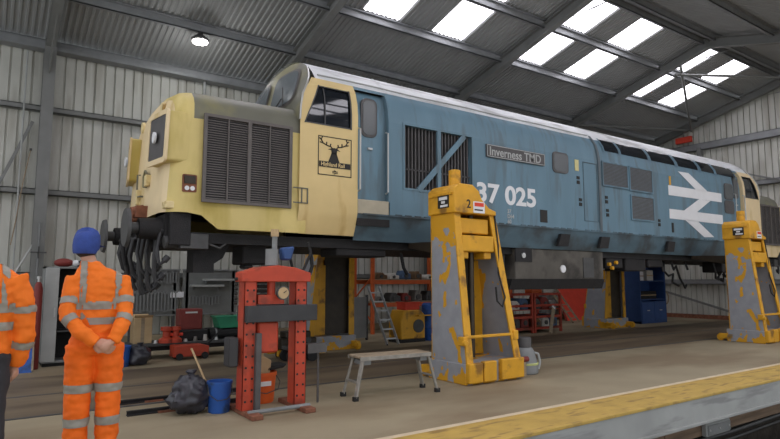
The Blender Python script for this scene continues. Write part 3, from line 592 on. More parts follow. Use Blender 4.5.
# numbers, nameplate, emblem, double arrow (near side)
YF = -1.363
place_text('number_lettering', '37 025', .47, m_white, LOC, 6.93, YF, 1.785, bold=.014, sx=1.20)
MB().prism(rrect(7.18, 8.73, 2.60, 2.83, .01), 'y', -1.395, -1.36).build('nameplate', m_slat, LOC)
place_text('nameplate_lettering', 'Inverness TMD', .225, m_lgrey, LOC, 7.24, -1.396, 2.635, bold=.003, sx=.985)
b = MB(); e = .012
for q in ((7.185, 8.725, 2.605, 2.605 + e), (7.185, 8.725, 2.825 - e, 2.825), (7.185, 7.185 + e, 2.605, 2.825), (8.725 - e, 8.725, 2.605, 2.825)): b.box(q[0], q[1], -1.399, -1.39, q[2], q[3])
b.build('nameplate_border', m_lgrey, LOC)
for i, tx in enumerate(('37', 'D64', '60')): place_text('data_panel_lettering', tx, .10, m_lgrey, LOC, 7.70, YF, 1.46 + (2 - i) * .095 - .03, bold=.002)
def flat(name, polys, mat, y=YF, th=.004):
    b = MB()
    for p in polys: b.prism(p, 'y', y - th, y + .002)
    return b.build(name, mat, LOC, smooth=False)
flat('double_arrow', [[(13.15, 2.65), (15.70, 2.66), (15.70, 2.43), (13.15, 2.41)], [(13.15, 2.08), (15.70, 2.09), (15.70, 1.85), (13.15, 1.85)], [(13.62, 3.03), (14.10, 3.04), (15.0, 2.65), (14.42, 2.65)], [(14.55, 2.42), (15.10, 2.42), (14.40, 2.08), (13.80, 2.08)], [(13.82, 1.86), (14.42, 1.86), (15.20, 1.49), (14.70, 1.47)]], m_white)
# stag emblem
x0, x1, z0, z1 = 3.82, 4.385, 1.925, 2.505
e = .012
flat('emblem_border', [[(x0, z0), (x1, z0), (x1, z0 + e), (x0, z0 + e)], [(x0, z1 - e), (x1, z1 - e), (x1, z1), (x0, z1)], [(x0, z0), (x0 + e, z0), (x0 + e, z1), (x0, z1)], [(x1 - e, z0), (x1, z0), (x1, z1), (x1 - e, z1)]], m_black)
flat('emblem_bar', [[(x0 + .02, 2.045), (x1 - .02, 2.045), (x1 - .02, 2.13), (x0 + .02, 2.13)]], m_black)
cx = 4.09
flat('emblem_stag', [[(cx - .10, 2.13), (cx + .09, 2.13), (cx + .06, 2.2), (cx + .035, 2.27), (cx - .045, 2.27), (cx - .07, 2.2)], [(cx - .045, 2.25), (cx + .04, 2.25), (cx + .045, 2.31), (cx + .10, 2.30), (cx + .05, 2.335), (cx, 2.345), (cx - .05, 2.335), (cx - .11, 2.31), (cx - .05, 2.31)]], m_black)
b = MB()
for s in (-1, 1):
    for pts in ([(.03, 2.33), (.06, 2.36), (.12, 2.37), (.19, 2.40), (.22, 2.45), (.20, 2.49)], [(.07, 2.362), (.06, 2.40)], [(.13, 2.372), (.13, 2.42)], [(.19, 2.40), (.24, 2.41)], [(.22, 2.45), (.25, 2.47)]):
        b.tube([(cx + s * u, YF - .001, z) for u, z in pts], .009, 5)
b.build('emblem_antlers', m_black, LOC)
place_text('emblem_lettering', 'Highland Rail', .082, m_cream, LOC, x0 + .045, YF - .005, 2.062, bold=.001, sx=.93)
flat('emblem_mark', [[(4.06, 1.985), (4.15, 1.985), (4.15, 1.995), (4.06, 1.995)], [(4.06, 1.965), (4.15, 1.965), (4.15, 1.975), (4.06, 1.975)], [(4.08, 2.01), (4.10, 2.01), (4.13, 1.99), (4.11, 1.99)], [(4.08, 1.95), (4.10, 1.95), (4.13, 1.97), (4.11, 1.97)]], m_black)
# ------------------------------------------------------------------ lifting jacks
def make_jack(label, number=None):
    t = thing('lifting_jack', label, 'jack', group='yellow lifting jacks under the locomotive')
    for s in (-1, 1):
        lean = lambda q: [(x - (.24 * (z - .26) / 2.16 if s > 0 else 0), y, z) for x, y, z in q]
        b = MB(); b.prism([(-.36, .26), (.36, .26), (.36, 2.42), (-.12, 2.42)], 'x', s * .50 - .02, s * .50 + .02); b.v = lean(b.v); p = b.build('side_plate', m_jp, t, bev=.004)
        b = MB(); b.bar((s * .46, -.365, .26), (s * .46, -.125, 2.42), .12, .03, (0, 1, 0)); b.v = lean(b.v); b.build('front_flange', m_jy, p, bev=.004)
        b = MB(); b.bar((s * .46, .36, .26), (s * .46, .36, 2.42), .12, .03, (0, 1, 0)); b.v = lean(b.v); b.build('rear_flange', m_jy, p, bev=.004)
        b = MB(); b.box(s * .47 - .06, s * .47 + .06, .3, .62, .05, .17); b.cyl((s * .47 - .04, .60, .08), (s * .47 + .04, .60, .08), .08, 14); b.build('outrigger_foot', m_jy, t, bev=.01)
    b = MB(); b.box(-.53, .53, -.36, .44, .0, .28); b.build('base_frame', m_jp, t, bev=.012)
    for x0, x1 in ((-.53, -.28), (-.26, -.02), (.08, .52)): MB().box(x0, x1, -.44, -.35, .03, .31 - .04 * abs(x0)).build('base_block', m_jy, t, bev=.012)
    b = MB(); b.box(-.50, .40, -.35, -.315, .61, .65); b.box(-.58, -.50, -.38, -.26, .52, .64); b.box(.40, .50, -.36, -.28, .55, .68); b.cyl((-.56, -.42, .56), (-.56, -.36, .56), .04, 10); b.build('tow_bar', m_jy, t, bev=.008)
    b = MB(); b.prism([(-.55, 2.34), (.26, 2.34), (.26, 2.40), (.12, 2.44), (-.02, 2.56), (-.08, 2.68), (-.2, 2.76), (-.45, 2.76), (-.55, 2.68)], 'y', -.20, .40); ch = b.build('crosshead', m_jy, t, bev=.012)
    b = MB(); b.box(-.57, -.54, -.16, .36, 2.60, 2.63); b.build('crosshead_lip', m_jy, ch)
    b = MB(); b.cyl((-.30, .08, 2.74), (-.30, .08, 3.0), .088, 20); b.build('motor', m_jy, t, bev=.01)
    b = MB(); b.prism(rrect(-.20, .02, 2.355, 2.52, .01), 'y', -.206, -.198); st = b.build('warning_label', m_white, t)
    MB().box(-.18, .0, -.209, -.204, 2.45, 2.505).build('label_print', m_redsheet, st); MB().box(-.18, -.02, -.209, -.204, 2.39, 2.41).build('label_print', m_black, st)
    b = MB(); b.prism(rrect(-.08, .16, 2.42, 2.60, .01), 'x', -.558, -.55); st = b.build('maker_label', m_black, t)
    b = MB(); b.box(-.561, -.556, -.05, .13, 2.535, 2.58); b.box(-.561, -.556, 0.0, .08, 2.485, 2.52); b.box(-.561, -.556, -.06, .10, 2.435, 2.465); b.build('label_print', m_white, st)
    MB().cyl((-.06, .02, .3), (-.06, .02, 2.4), .045, 14).build('lifting_screw', m_jscrew, t)
    MB().box(-.44, .12, .22, .26, .3, 2.34).build('rear_guard', m_jgap, t)
    MB().box(.14, .40, .27, .34, .3, 1.7).build('drive_cover', m_jy, t, bev=.01)
    b = MB(); b.box(-.44, .16, -.13, .2, 2.06, 2.28); b.box(-.42, .20, -.2, .24, 1.80, 2.03); b.box(-.38, -.26, -.16, .2, 1.7, 1.8); b.box(.04, .18, -.16, .2, 1.7, 1.8); cg = b.build('carriage', m_jy, t, bev=.012)
    b = MB(); b.prism([(.2, 1.72), (.2, 1.98), (.5, 1.98), (1.0, 1.997), (1.34, 1.997), (1.34, 1.92), (1.0, 1.86)], 'x', -.22, .14); b.build('lifting_arm', m_jgap, cg, bev=.01)
    b = MB(); b.tube([(.26, -.16, 2.34), (.28, -.2, 1.9), (.26, -.22, 1.5), (.30, -.3, 1.15), (.24, -.3, 1.02), (.18, -.26, 1.1), (.18, -.24, 1.3)], .014, 6); b.build('control_cable', m_rub, t)
    if number: place_text('number_print', number, .17, m_black, t, -.33, -.203, 2.42, bold=.002)
    return t
j = make_jack('yellow lifting jack marked 2 in front of the radiator grille', '2'); j.location = (5.82, 6.22, 0)
for lab, x, y, r in (('grey and yellow lifting jack at the right edge, beside the rear cab', 14.62, 6.22, 0), ('yellow lifting jack behind the red press, on the far side', 5.75, 10.72, math.pi), ('lifting jack on the far side between the red racks and blue cabinet', 15.3, 10.72, math.pi)):
    c = copy_tree(j); c.location = (x, y, 0); c.rotation_euler = (0, 0, r); c['label'] = lab
    for ch in list(c.children):
        if ch.name.startswith('number_print'): bpy.data.objects.remove(ch); continue
        for g in list(ch.children):
            if y > 8 and g.name.startswith('lifting_arm'): bpy.data.objects.remove(g)

# ------------------------------------------------------------------ red workshop press
t = thing('workshop_press', 'red H-frame workshop press with black bed beam and pressure gauge', 'press', (2.585, 5.98, 0))
for s in (-1, 1):
    b = MB(); x = s * .295; b.box(x - .07, x + .07, -.085, -.072, .05, 1.42); b.box(x - .07, x - .058, -.085, .085, .05, 1.42); b.box(x + .058, x + .07, -.085, .085, .05, 1.42); u = b.build('upright', m_red, t, bev=.003)
    b = MB()
    for i in range(11): b.cyl((x - .035, -.088, .14 + i * .115), (x - .035, -.08, .14 + i * .115), .013, 8); b.cyl((x + .035, -.088, .14 + i * .115), (x + .035, -.08, .14 + i * .115), .013, 8)
    b.build('pin_holes', m_black, u)['kind'] = 'stuff'
    b = MB(); b.box(x - .06, x + .06, -.36, .36, 0, .05); b.build('foot', m_rust, t, bev=.006)
b = MB(); b.prism([(-.40, 1.38), (.40, 1.38), (.40, 1.48), (.2, 1.54), (0, 1.56), (-.2, 1.54), (-.40, 1.48)], 'y', -.11, .11); b.build('head_beam', m_red, t, bev=.008)
b = MB(); b.box(-.36, .46, -.16, -.09, .955, 1.13); b.box(-.36, .46, .09, .14, .955, 1.13); b.build('bed_beam', m_hose, t, bev=.006)
b = MB(); b.cyl((-.03, 0, 1.56), (-.03, 0, 1.74), .07, 16); b.cyl((.0, 0, 1.70), (.0, 0, 1.93), .03, 12); b.build('ram_cylinder', m_mgrey, t)
b = MB(); b.cyl((-.0, 0, 1.88), (-.0, 0, 1.96), .045, 12); b.build('ram_cap', m_card, t)
b = MB(); b.prism([(.09, 1.62), (.20, 1.62), (.24, 1.78), (.08, 1.76)], 'y', -.03, .08); b.build('air_motor', m_bluec, t, bev=.02)
b = MB(); b.cyl((-.03, 0, 1.38), (-.03, 0, 1.16), .045, 14); b.box(-.20, .10, -.06, .06, 1.14, 1.24); b.build('ram', m_red, t)
b = MB(); b.cyl((.05, -.12, 1.26), (.05, -.15, 1.26), .075, 20); g = b.build('pressure_gauge', m_dgrey, t)
MB().cyl((.05, -.148, 1.26), (.05, -.153, 1.26), .062, 20).build('gauge_face', m_card, g); b = MB(); b.bar((.05, -.155, 1.26), (.085, -.155, 1.285), .004, .008); b.build('gauge_needle', m_black, g)
b = MB(); b.box(-.20, .04, -.07, .07, .62, .955); b.build('pump_body', m_red, t, bev=.02)
b = MB(); b.box(-.24, -.18, -.14, -.08, .03, .84); b.build('pump_lever', m_slat, t, bev=.005)
for i in range(5): MB().cyl((-.18, .03, 1.18 + i * .05), (-.02, .03, 1.18 + i * .05), .018, 8).build('return_spring', m_black, t)
b = MB(); b.cyl((-.34, -.2, .05), (.36, -.2, .05), .022, 10); b.build('tie_bar', m_mgrey, t)
b = MB(); b.box(-.50, -.40, -.05, .12, .50, .80); b.build('control_box', m_hose, t, bev=.01)
b = MB(); b.tube([(.46, 0, .62), (.56, 0, .62), (.56, 0, .02)], .013, 6); b.box(.40, .64, -.06, .06, .58, .68); b.build('support_leg', m_slat, t)
b = MB(); b.tube([(.40, .1, 1.5), (.50, .1, 1.72), (.46, .1, 1.84)], .016, 6); b.build('air_hose', m_rub, t)
for i in range(6): MB().cyl((-.42, -.02, 1.16 + i * .05), (-.45, -.02, 1.16 + i * .05), .018, 8).build('bolt', m_black, t)
# orange pail with boxes in the press
t = thing('orange_pail', 'orange plastic pail standing inside the red press', 'pail', (2.66, 6.5, 0))
MB().lathe([(.16, 0), (.165, .02), (.185, .3), (.195, .3), (.195, .34), (.17, .34), (.15, .06)], n=24).build('pail_body', m_oranges, t); MB().box(-.08, .06, -.196, -.18, .2, .25).build('pail_label', m_white, t)
MB().tube([(-.19, 0, .3), (-.21, -.1, .22), (-.15, -.18, .15), (0, -.21, .12), (.15, -.18, .15), (.21, -.1, .22), (.19, 0, .3)], .006, 6).build('wire_handle', m_dgrey, t)
t = thing('cardboard_wad', 'crumpled brown cardboard pieces stuffed in the orange pail', 'cardboard', (2.66, 6.5, .07))
b = MB(); b.prism([(-.15, .0), (.06, .0), (.10, .40), (-.02, .47), (-.16, .42)], 'y', -.10, -.04); b.build('cardboard_sheet', m_card, t, bev=.01); b = MB(); b.prism([(-.13, .3), (.05, .3), (.04, .66), (-.14, .64)], 'y', .0, .05); b.build('cardboard_sheet', m_card, t, bev=.01)
t = thing('rubber_mat_roll', 'folded dark rubber lying across the orange pail', 'rubber', (2.80, 6.52, .345))
b = MB(); b.prism([(-.10, 0), (.12, .03), (.16, .07), (.02, .06), (-.08, .05)], 'y', -.12, .12); b.build('folded_sheet', m_rub, t, bev=.01)
# blue bucket, bin bag, broom handle
t = thing('bucket', 'blue plastic bucket beside the black bin bag', 'bucket', (2.10, 6.24, 0))
MB().lathe([(.105, 0), (.11, .01), (.125, .30), (.135, .30), (.135, .325), (.118, .325), (.10, .03)], n=24).build('bucket_body', m_bluep, t); MB().tube([(-.13, 0, .29), (-.13, -.06, .2), (-.06, -.13, .14), (.04, -.135, .15), (.12, -.07, .2), (.13, 0, .29)], .005, 6).build('wire_handle', m_dgrey, t)
t = thing('bin_bag', 'shiny black bin bag slumped on the floor left of the bucket', 'bag', (1.82, 6.36, 0))
b = MB(); b.ell((0, 0, .19), .20, .19, .20, 40, 26)
nv = []
for x, y, z in b.v:
    p = Vector((x, y, z)); d = noise.noise(p * 6) * .035 + abs(noise.noise(p * 12 + Vector((3, 1, 2)))) * .06 - .01 + .02 * noise.noise(p * 26); q = p + (p - Vector((0, 0, .19))).normalized() * d
    k = 1.08 if q.z < .18 else 1.0; nv.append((q.x * k, q.y * k, max(.0, q.z)))
b.v = nv; b.build('sack', m_bag, t, angle=50); b = MB(); b.rings([(.37, 0, 0, .05, .05), (.40, .01, 0, .03, .025), (.43, .01, .01, .06, .04), (.45, .02, .01, .05, .03)], 12); b.build('gathered_neck', m_bag, t)
t = thing('broom_handle', 'thin wooden pole leaning on the blue bucket', 'pole', (2.07, 6.52, 0))
b = MB(); b.tube([(.06, -.10, .02), (-.12, .28, .62)], .012, 8); b.build('shaft', m_card, t); b = MB(); b.tube([(.06, -.10, .02), (.04, -.06, .1)], .018, 8); b.build('ferrule', m_dgrey, t)
for i, (lab, y, x0, x1) in enumerate((('black steel bar on the floor, nearer the bin bag', 6.58, 1.25, 2.55), ('black steel bar on the floor behind the bin bag', 7.2, 1.25, 2.9))):
    t = thing('steel_bar', lab, 'bar', (x0, y, 0), group='steel bars on the floor'); b = MB(); b.prism([(-.035, 0), (.035, 0), (.035, .01), (.01, .015), (.01, .035), (.022, .04), (.022, .05), (-.022, .05), (-.022, .04), (-.01, .035), (-.01, .015), (-.035, .01)], 'x', 0, x1 - x0); b.build('web_section', m_dark, t); MB().box(.3, .5, -.055, .055, 0, .02).build('clip', m_rust, t)

# ------------------------------------------------------------------ hop-up work platform
t = thing('work_platform', 'low aluminium work platform with worn wooden top beside the jack', 'platform', (4.16, 5.97, 0), math.radians(-5))
b = MB(); b.box(-.50, .48, -.15, .17, .47, .50); b.build('deck', m_wood, t, bev=.006); b = MB(); b.box(-.51, .49, -.16, -.148, .45, .495); b.box(-.51, .49, .168, .18, .45, .495); b.build('deck_edge', m_dalu, t)
for sx in (-1, 1):
    for sy in (-1, 1):
        b = MB(); b.bar((sx * .46, .01 + sy * .13, .47), (sx * .57 - .0, .01 + sy * .17, .03), .05, .028); l = b.build('leg', m_dalu, t, bev=.004); b = MB(); b.box(sx * .572 - .03, sx * .572 + .03, .01 + sy * .17 - .025, .01 + sy * .17 + .025, 0, .05); b.build('rubber_foot', m_rub, l)
    b = MB(); b.bar((sx * .53, -.145, .2), (sx * .53, .165, .2), .04, .02); b.build('rung', m_dalu, t); b = MB(); b.bar((sx * .40, -.12, .42), (sx * .40, .14, .42), .10, .05); b.build('hinge_bracket', m_mgrey, t)
# grey canister and rod by the jack
t = thing('canister', 'grey tapered canister with dark cap right of the near jack', 'canister', (6.74, 6.15, 0))
MB().lathe([(.19, 0), (.205, .02), (.205, .14), (.19, .17), (.15, .33), (.12, .38), (.10, .39)], n=24).build('canister_body', m_mgrey, t); MB().lathe([(.105, .385), (.11, .39), (.11, .52), (.10, .535), (.02, .535)], n=20).build('cap', m_slat, t)
MB().lathe([(.208, .135), (.21, .14), (.21, .16), (.203, .165)], n=24).build('stripe', M('pale_lime', rgb(190, 196, 130), .6), t)
MB().tube([(.16, -.06, .3), (.22, -.08, .28), (.25, -.09, .16), (.22, -.08, .05)], .02, 8).build('carry_handle', m_lgrey, t)
t = thing('pipe_offcut', 'dark red pipe offcut propped between the jack base and canister', 'pipe', (6.47, 5.97, .0))
b = MB(); b.cyl((-.10, 0, .235), (.16, .02, .235), .04, 14); b.build('pipe_tube', m_dred, t); b = MB(); b.box(-.02, .06, -.05, .05, 0, .2); b.build('prop_block', m_wood, t)

# ------------------------------------------------------------------ things along the back: left
t = thing('steel_locker', 'grey steel locker with one open dark side, behind the standing man', 'locker', (.74, 10.95, 0))
b = MB(); b.box(0, .03, 0, .5, .06, 1.62); b.box(.57, .6, 0, .5, .06, 1.62); b.box(0, .6, .47, .5, .06, 1.62); b.box(0, .6, 0, .5, 1.59, 1.62); b.box(0, .6, 0, .5, .06, .09); b.build('body', m_mgrey, t); b = MB(); b.box(.01, .21, -.02, 0, .08, 1.6); d = b.build('door', m_lgrey, t, bev=.004); MB().box(.16, .18, -.045, -.02, .8, .95).build('handle', m_chrome, d); MB().box(.03, .57, .44, .46, .1, 1.58).build('shade_panel', m_dark, t)  # dark inner panel stands in for the shade inside the locker
b = MB(); b.box(.03, .57, .02, .46, .55, .57); b.box(.03, .57, .02, .46, 1.08, 1.1); b.build('shelf', m_dgrey, t); b = MB(); b.box(.04, .56, .05, .46, 0, .06); b.build('plinth', m_dark, t)
t = thing('tool_bag', 'small red and white bag on top of the grey locker', 'bag', (1.02, 11.15, 1.62)); b = MB(); b.ell((0, 0, .07), .15, .1, .075, 16, 8); b.v = [(x, y, max(0, z)) for x, y, z in b.v]; b.build('bag_body', m_dred, t); b = MB(); b.ell((.18, 0, .06), .07, .08, .06, 12, 8); b.v = [(x, y, max(0, z)) for x, y, z in b.v]; b.build('bag_pocket', m_white, t)
t = thing('clamp', 'dark clamp lying on the grey locker, right of the red bag', 'clamp', (1.28, 11.1, 1.62)); b = MB(); b.tube([(-.06, 0, .02), (.1, 0, .03), (.16, 0, .1), (.02, 0, .12), (-.04, 0, .08)], .02, 8); b.build('jaw', m_dgrey, t); MB().tube([(.1, 0, .03), (.1, .1, .03)], .012, 6).build('screw', m_chrome, t)
t = thing('gas_cylinder', 'tall dark red gas cylinder left of the grey locker', 'cylinder', (.655, 10.8, 0)); MB().lathe([(.06, 0), (.065, .02), (.065, 1.25), (.05, 1.33), (.025, 1.37)], n=18).build('cylinder_body', m_dred, t); MB().lathe([(.02, 1.37), (.02, 1.42), (.03, 1.42), (.03, 1.46)], n=10).build('valve', m_chrome, t)
t = thing('blue_board', 'blue board with pale edges leaning left of the gas cylinder', 'board', (.45, 10.6, 0)); b = MB(); b.prism([(-.14, 0), (-.08, 0), (.08, .56), (.02, .56)], 'x', -.18, .16); b.build('panel', m_bluep, t); b = MB(); b.bar((.17, -.11, 0.02), (.17, .05, .56), .03, .05); b.bar((-.18, .05, .56), (.18, .05, .56), .05, .02); b.build('edge_strip', m_wood, t)
t = thing('leaning_pole', 'pale metal pole leaning on the back wall at the left', 'pole', (-.35, 13.3, 0)); MB().tube([(0, 0, 0), (1.08, .5, 2.2)], .022, 8).build('shaft', m_chrome, t); MB().tube([(0, 0, 0), (.03, .015, .07)], .03, 8).build('rubber_tip', m_rub, t)
t = thing('wall_valve', 'small pipe valve with cross handle on the steel column', 'valve', (.78, 13.6, 1.95)); b = MB(); b.cyl((0, 0, -.6), (0, 0, .6), .02, 8); b.cyl((0, 0, 0), (0, -.1, 0), .03, 10); b.build('pipe', m_mgrey, t); b = MB(); b.bar((-.14, -.1, 0), (.14, -.1, 0), .03, .03); b.bar((0, -.1, -.12), (0, -.1, .12), .03, .03); b.build('handle', m_dgrey, t)
t = thing('hanging_rope', 'thin pale rope hanging on the wall at the far left', 'rope', (.45, 13.9, 2.2)); MB().tube([(.1, 0, 1.9), (.0, -.02, 1.2), (-.08, -.03, .4), (-.14, 0, -.1)], .012, 6).build('rope_strand', m_wood, t); MB().box(.08, .12, -.02, .08, 1.88, 1.92).build('hook', m_dgrey, t)

# tool boards with hanging spanners
def board(name, label, x0, x1, z0, z1):
    t = thing(name, label, 'tool board', (x0, 13.78, 0)); w = x1 - x0
    MB().box(0, w, 0, .03, z0, z1).build('panel', m_bench, t, bev=.004); MB().box(-.02, w + .02, -.03, 0, z0 - .03, z0).build('rail', m_mgrey, t); MB().box(-.02, w + .02, -.03, 0, z1, z1 + .03).build('rail', m_mgrey, t)
    for x in (.1, w - .1): MB().box(x - .03, x + .03, .0, .06, 0, z1).build('stand', m_dgrey, t)
    return t
board('tool_board', 'grey tool board with hanging spanners behind the front coupling hoses', 2.5, 3.62, .62, 1.62); board('tool_board', 'grey tool board with pale shelves left of the red press', 3.7, 5.0, .62, 1.62)
def spanner():
    b = MB(); b.box(-.012, .012, -.012, 0, .04, 1.0); b.prism([(-.035, .98), (-.02, .97), (.02, .97), (.035, .98), (.035, 1.06), (.015, 1.06), (.015, 1.01), (-.015, 1.01), (-.015, 1.06), (-.035, 1.06)], 'y', -.014, 0); b.cyl((0, -.014, .03), (0, 0, .03), .034, 10); return b.mesh('spanner', m_mgrey)
sp = spanner()
def hang(lab, xs, z, l, grp):
    for i, x in enumerate(xs):
        o = obj('spanner', sp, None, (x, 13.745, z - l * (1 + .0 * i) + .02 * math.sin(i * 1.7))); o.scale = (1.3, 1, l); tag(o, lab, 'spanner', grp)
hang('long spanner hanging in the lower row behind the coupling hoses', [2.56 + i * .075 for i in range(14)], 1.12, .42, 'lower row of spanners'); hang('short spanner hanging in the upper row behind the coupling hoses', [2.95 + i * .065 for i in range(10)], 1.57, .24, 'upper row of spanners'); hang('small spanner hanging low on the tool board left of the press', [3.86 + i * .075 for i in range(10)], 1.02, .2, 'small spanners left of the press')
for i, (x0, x1, z) in enumerate(((3.85, 4.62, 1.24), (4.15, 4.9, 1.38))):
    t = thing('strip_shelf', ('lower' if i == 0 else 'upper') + ' pale strip shelf on the tool board left of the press', 'shelf', (x0, 13.6, z)); MB().box(0, x1 - x0, 0, .17, 0, .05).build('tray', m_lgrey, t, bev=.004)
    for x in (.08, x1 - x0 - .08): MB().prism([(.17, 0), (.17, -.08), (.05, 0)], 'x', x - .01, x + .01).build('bracket', m_mgrey, t)
tag(MB().box(3.42, 3.72, 13.735, 13.75, 1.0, 1.13).build('notice_sheet', m_white), 'small white notice fixed on the tool board', 'notice')
# low trolley with workshop clutter
t = thing('flat_trolley', 'long low dark trolley carrying tools behind the bucket', 'trolley', (2.1, 10.9, 0)); MB().box(0, 2.2, 0, .6, .22, .28).build('deck', m_dgrey, t, bev=.01)
for x in (.2, 2.0):
    for y in (.08, .52): MB().cyl((x, y - .03, .1), (x, y + .03, .1), .1, 16).build('wheel', m_rub, t)
b = MB(); b.box(.1, 2.1, .1, .14, .14, .22); b.box(.1, 2.1, .46, .5, .14, .22); b.build('chassis', m_dark, t)
t = thing('cardboard_box', 'tall brown cardboard box on the trolley beside the man', 'box', (2.14, 11.0, .28)); MB().box(0, .31, 0, .3, 0, .45).build('carton', m_card, t, bev=.006); b = MB(); b.add([(0, 0, .45), (.31, 0, .45), (.31, -.08, .5), (0, -.08, .5)], [(0, 1, 2, 3)]); b.build('flap', m_card, t); b = MB(); b.add([(0, .3, .45), (.31, .3, .45), (.31, .36, .5), (0, .36, .5)], [(0, 1, 2, 3)]); b.build('flap', m_card, t); MB().box(.12, .18, -.003, 0, .0, .45).build('tape', m_wood, t)
t = thing('floor_jack', 'orange-red trolley jack on the floor in front of the trolley', 'jack', (2.72, 10.55, 0)); b = MB(); b.prism([(0, .05), (.62, .05), (.62, .22), (.5, .25), (0, .25)], 'y', 0, .28); b.build('jack_body', m_red, t, bev=.01)
for x in (.1, .54):
    for y in (-.02, .3): MB().cyl((x, y - .02, .06), (x, y + .02, .06), .06, 12).build('wheel', m_rub, t)
MB().tube([(.6, .14, .2), (.9, .16, .5)], .018, 8).build('jack_handle', m_dark, t)
t = thing('red_toolbox', 'square red machine box standing on the trolley', 'toolbox', (2.95, 11.1, .28)); MB().box(0, .42, 0, .3, .2, .58).build('box_body', m_dred, t, bev=.015); MB().box(.1, .32, -.015, 0, .5, .53).build('handle', m_chrome, t); b = MB(); b.box(-.24, .5, -.1, .25, .0, .2); b.build('machine_base', m_dark, t, bev=.02)
for i, (x, y, z, s_) in enumerate(((2.68, 10.98, .5, .13), (2.84, 10.96, .5, .11))):
    t = thing('red_casting', ('larger' if i == 0 else 'smaller') + ' red metal casting on the trolley before the red machine box', 'casting', (x, y - .05, .28)); b = MB(); b.lathe([(s_, 0), (s_, .06), (s_ * .5, .1), (s_ * .5, .2), (s_ * .8, .22), (s_ * .8, .28)], n=16); b.build('casting_body', m_red, t); MB().cyl((0, 0, .14), (s_ * 1.1, 0, .14), s_ * .25, 10).build('casting_port', m_redsheet, t)
t = thing('hose_roll', 'dark rolled hose on the trolley under the green crate', 'hose', (3.5, 11.1, .28)); b = MB(); b.cyl((0, 0, .1), (.7, 0, .1), .1, 18); b.build('roll', m_rub, t); b = MB(); b.cyl((.1, 0, .1), (.13, 0, .1), .108, 18); b.cyl((.55, 0, .1), (.58, 0, .1), .108, 18); b.build('tie', m_mgrey, t); MB().box(0, .7, .1, .3, 0, .2).build('packing', m_dgrey, t)
t = thing('green_crate', 'green plastic crate on the rolled hose left of the press', 'crate', (3.62, 11.03, .48)); b = MB(); b.prism([(.05, 0), (.45, 0), (.5, .22), (0, .22)], 'y', 0, .32); b.build('crate_body', m_green, t, bev=.01); MB().box(-.02, .52, -.02, .34, .2, .23).build('rim', m_green, t, bev=.006)
t = thing('grinder', 'yellow and grey machine on the floor left of the press', 'machine', (3.72, 10.45, 0)); b = MB(); b.box(0, .36, 0, .2, .0, .1); b.cyl((.1, .1, .18), (.3, .1, .18), .09, 16); b.build('motor_body', m_dgrey, t); MB().cyl((.31, .1, .18), (.36, .1, .18), .11, 16).build('wheel_guard', m_jy, t); MB().cyl((.02, .1, .18), (.06, .1, .18), .09, 16).build('grinding_wheel', m_lgrey, t)
t = thing('blue_tub', 'small blue tub on the floor just right of the standing man', 'tub', (1.83, 10.35, 0)); MB().lathe([(.13, 0), (.15, .3), (.16, .3), (.16, .33), (.13, .33), (.12, .03)], n=18).build('tub_body', m_bluep, t); MB().tube([(-.15, 0, .3), (0, -.16, .2), (.15, 0, .3)], .006, 6).build('handle', m_chrome, t)
t = thing('rag_sack', 'dark lumpy sack on the floor under the cardboard box', 'sack', (2.13, 10.4, 0)); b = MB(); b.ell((0, 0, .14), .2, .18, .17, 28, 18); b.v = [tuple(Vector(v) + (Vector(v) - Vector((0, 0, .14))).normalized() * noise.noise(Vector(v) * 9) * .05) for v in b.v]; b.v = [(x, y, max(0, z)) for x, y, z in b.v]; b.build('sack_body', m_bag, t, angle=60); MB().rings([(.28, 0, 0, .05, .05), (.32, 0, 0, .03, .03), (.36, .01, 0, .06, .04)], 10).build('neck', m_bag, t)
t = thing('blue_jacket', 'dark blue cloth bundle lying on the hose roll end', 'cloth', (4.32, 11.15, .28)); b = MB(); b.ell((0, 0, .2), .16, .18, .22, 24, 14); b.v = [tuple(Vector(v) + (Vector(v) - Vector((0, 0, .2))).normalized() * noise.noise(Vector(v) * 8) * .05) for v in b.v]; b.v = [(x * .75, y, max(0, z)) for x, y, z in b.v]; b.build('bundle', m_bluec, t, angle=60); b = MB(); b.box(-.1, .1, -.1, .1, 0, .03); b.build('fold', m_bluec, t)
for i in range(7):
    x = 2.52 + i * .18 + R.uniform(-.04, .04); t = thing('machine_part', 'small loose metal part on the front edge of the trolley', 'metal part', (x, 10.95, .28), R.uniform(0, 3), 'loose parts on the trolley'); b = MB(); b.cyl((0, 0, 0), (0, 0, .05 + .03 * (i % 3)), .04, 12, .03); b.build('boss', [m_chrome, m_junk[0], m_junk[3]][i % 3], t); MB().cyl((0, 0, .02), (.07, 0, .02), .018, 8).build('spigot', m_dgrey, t)

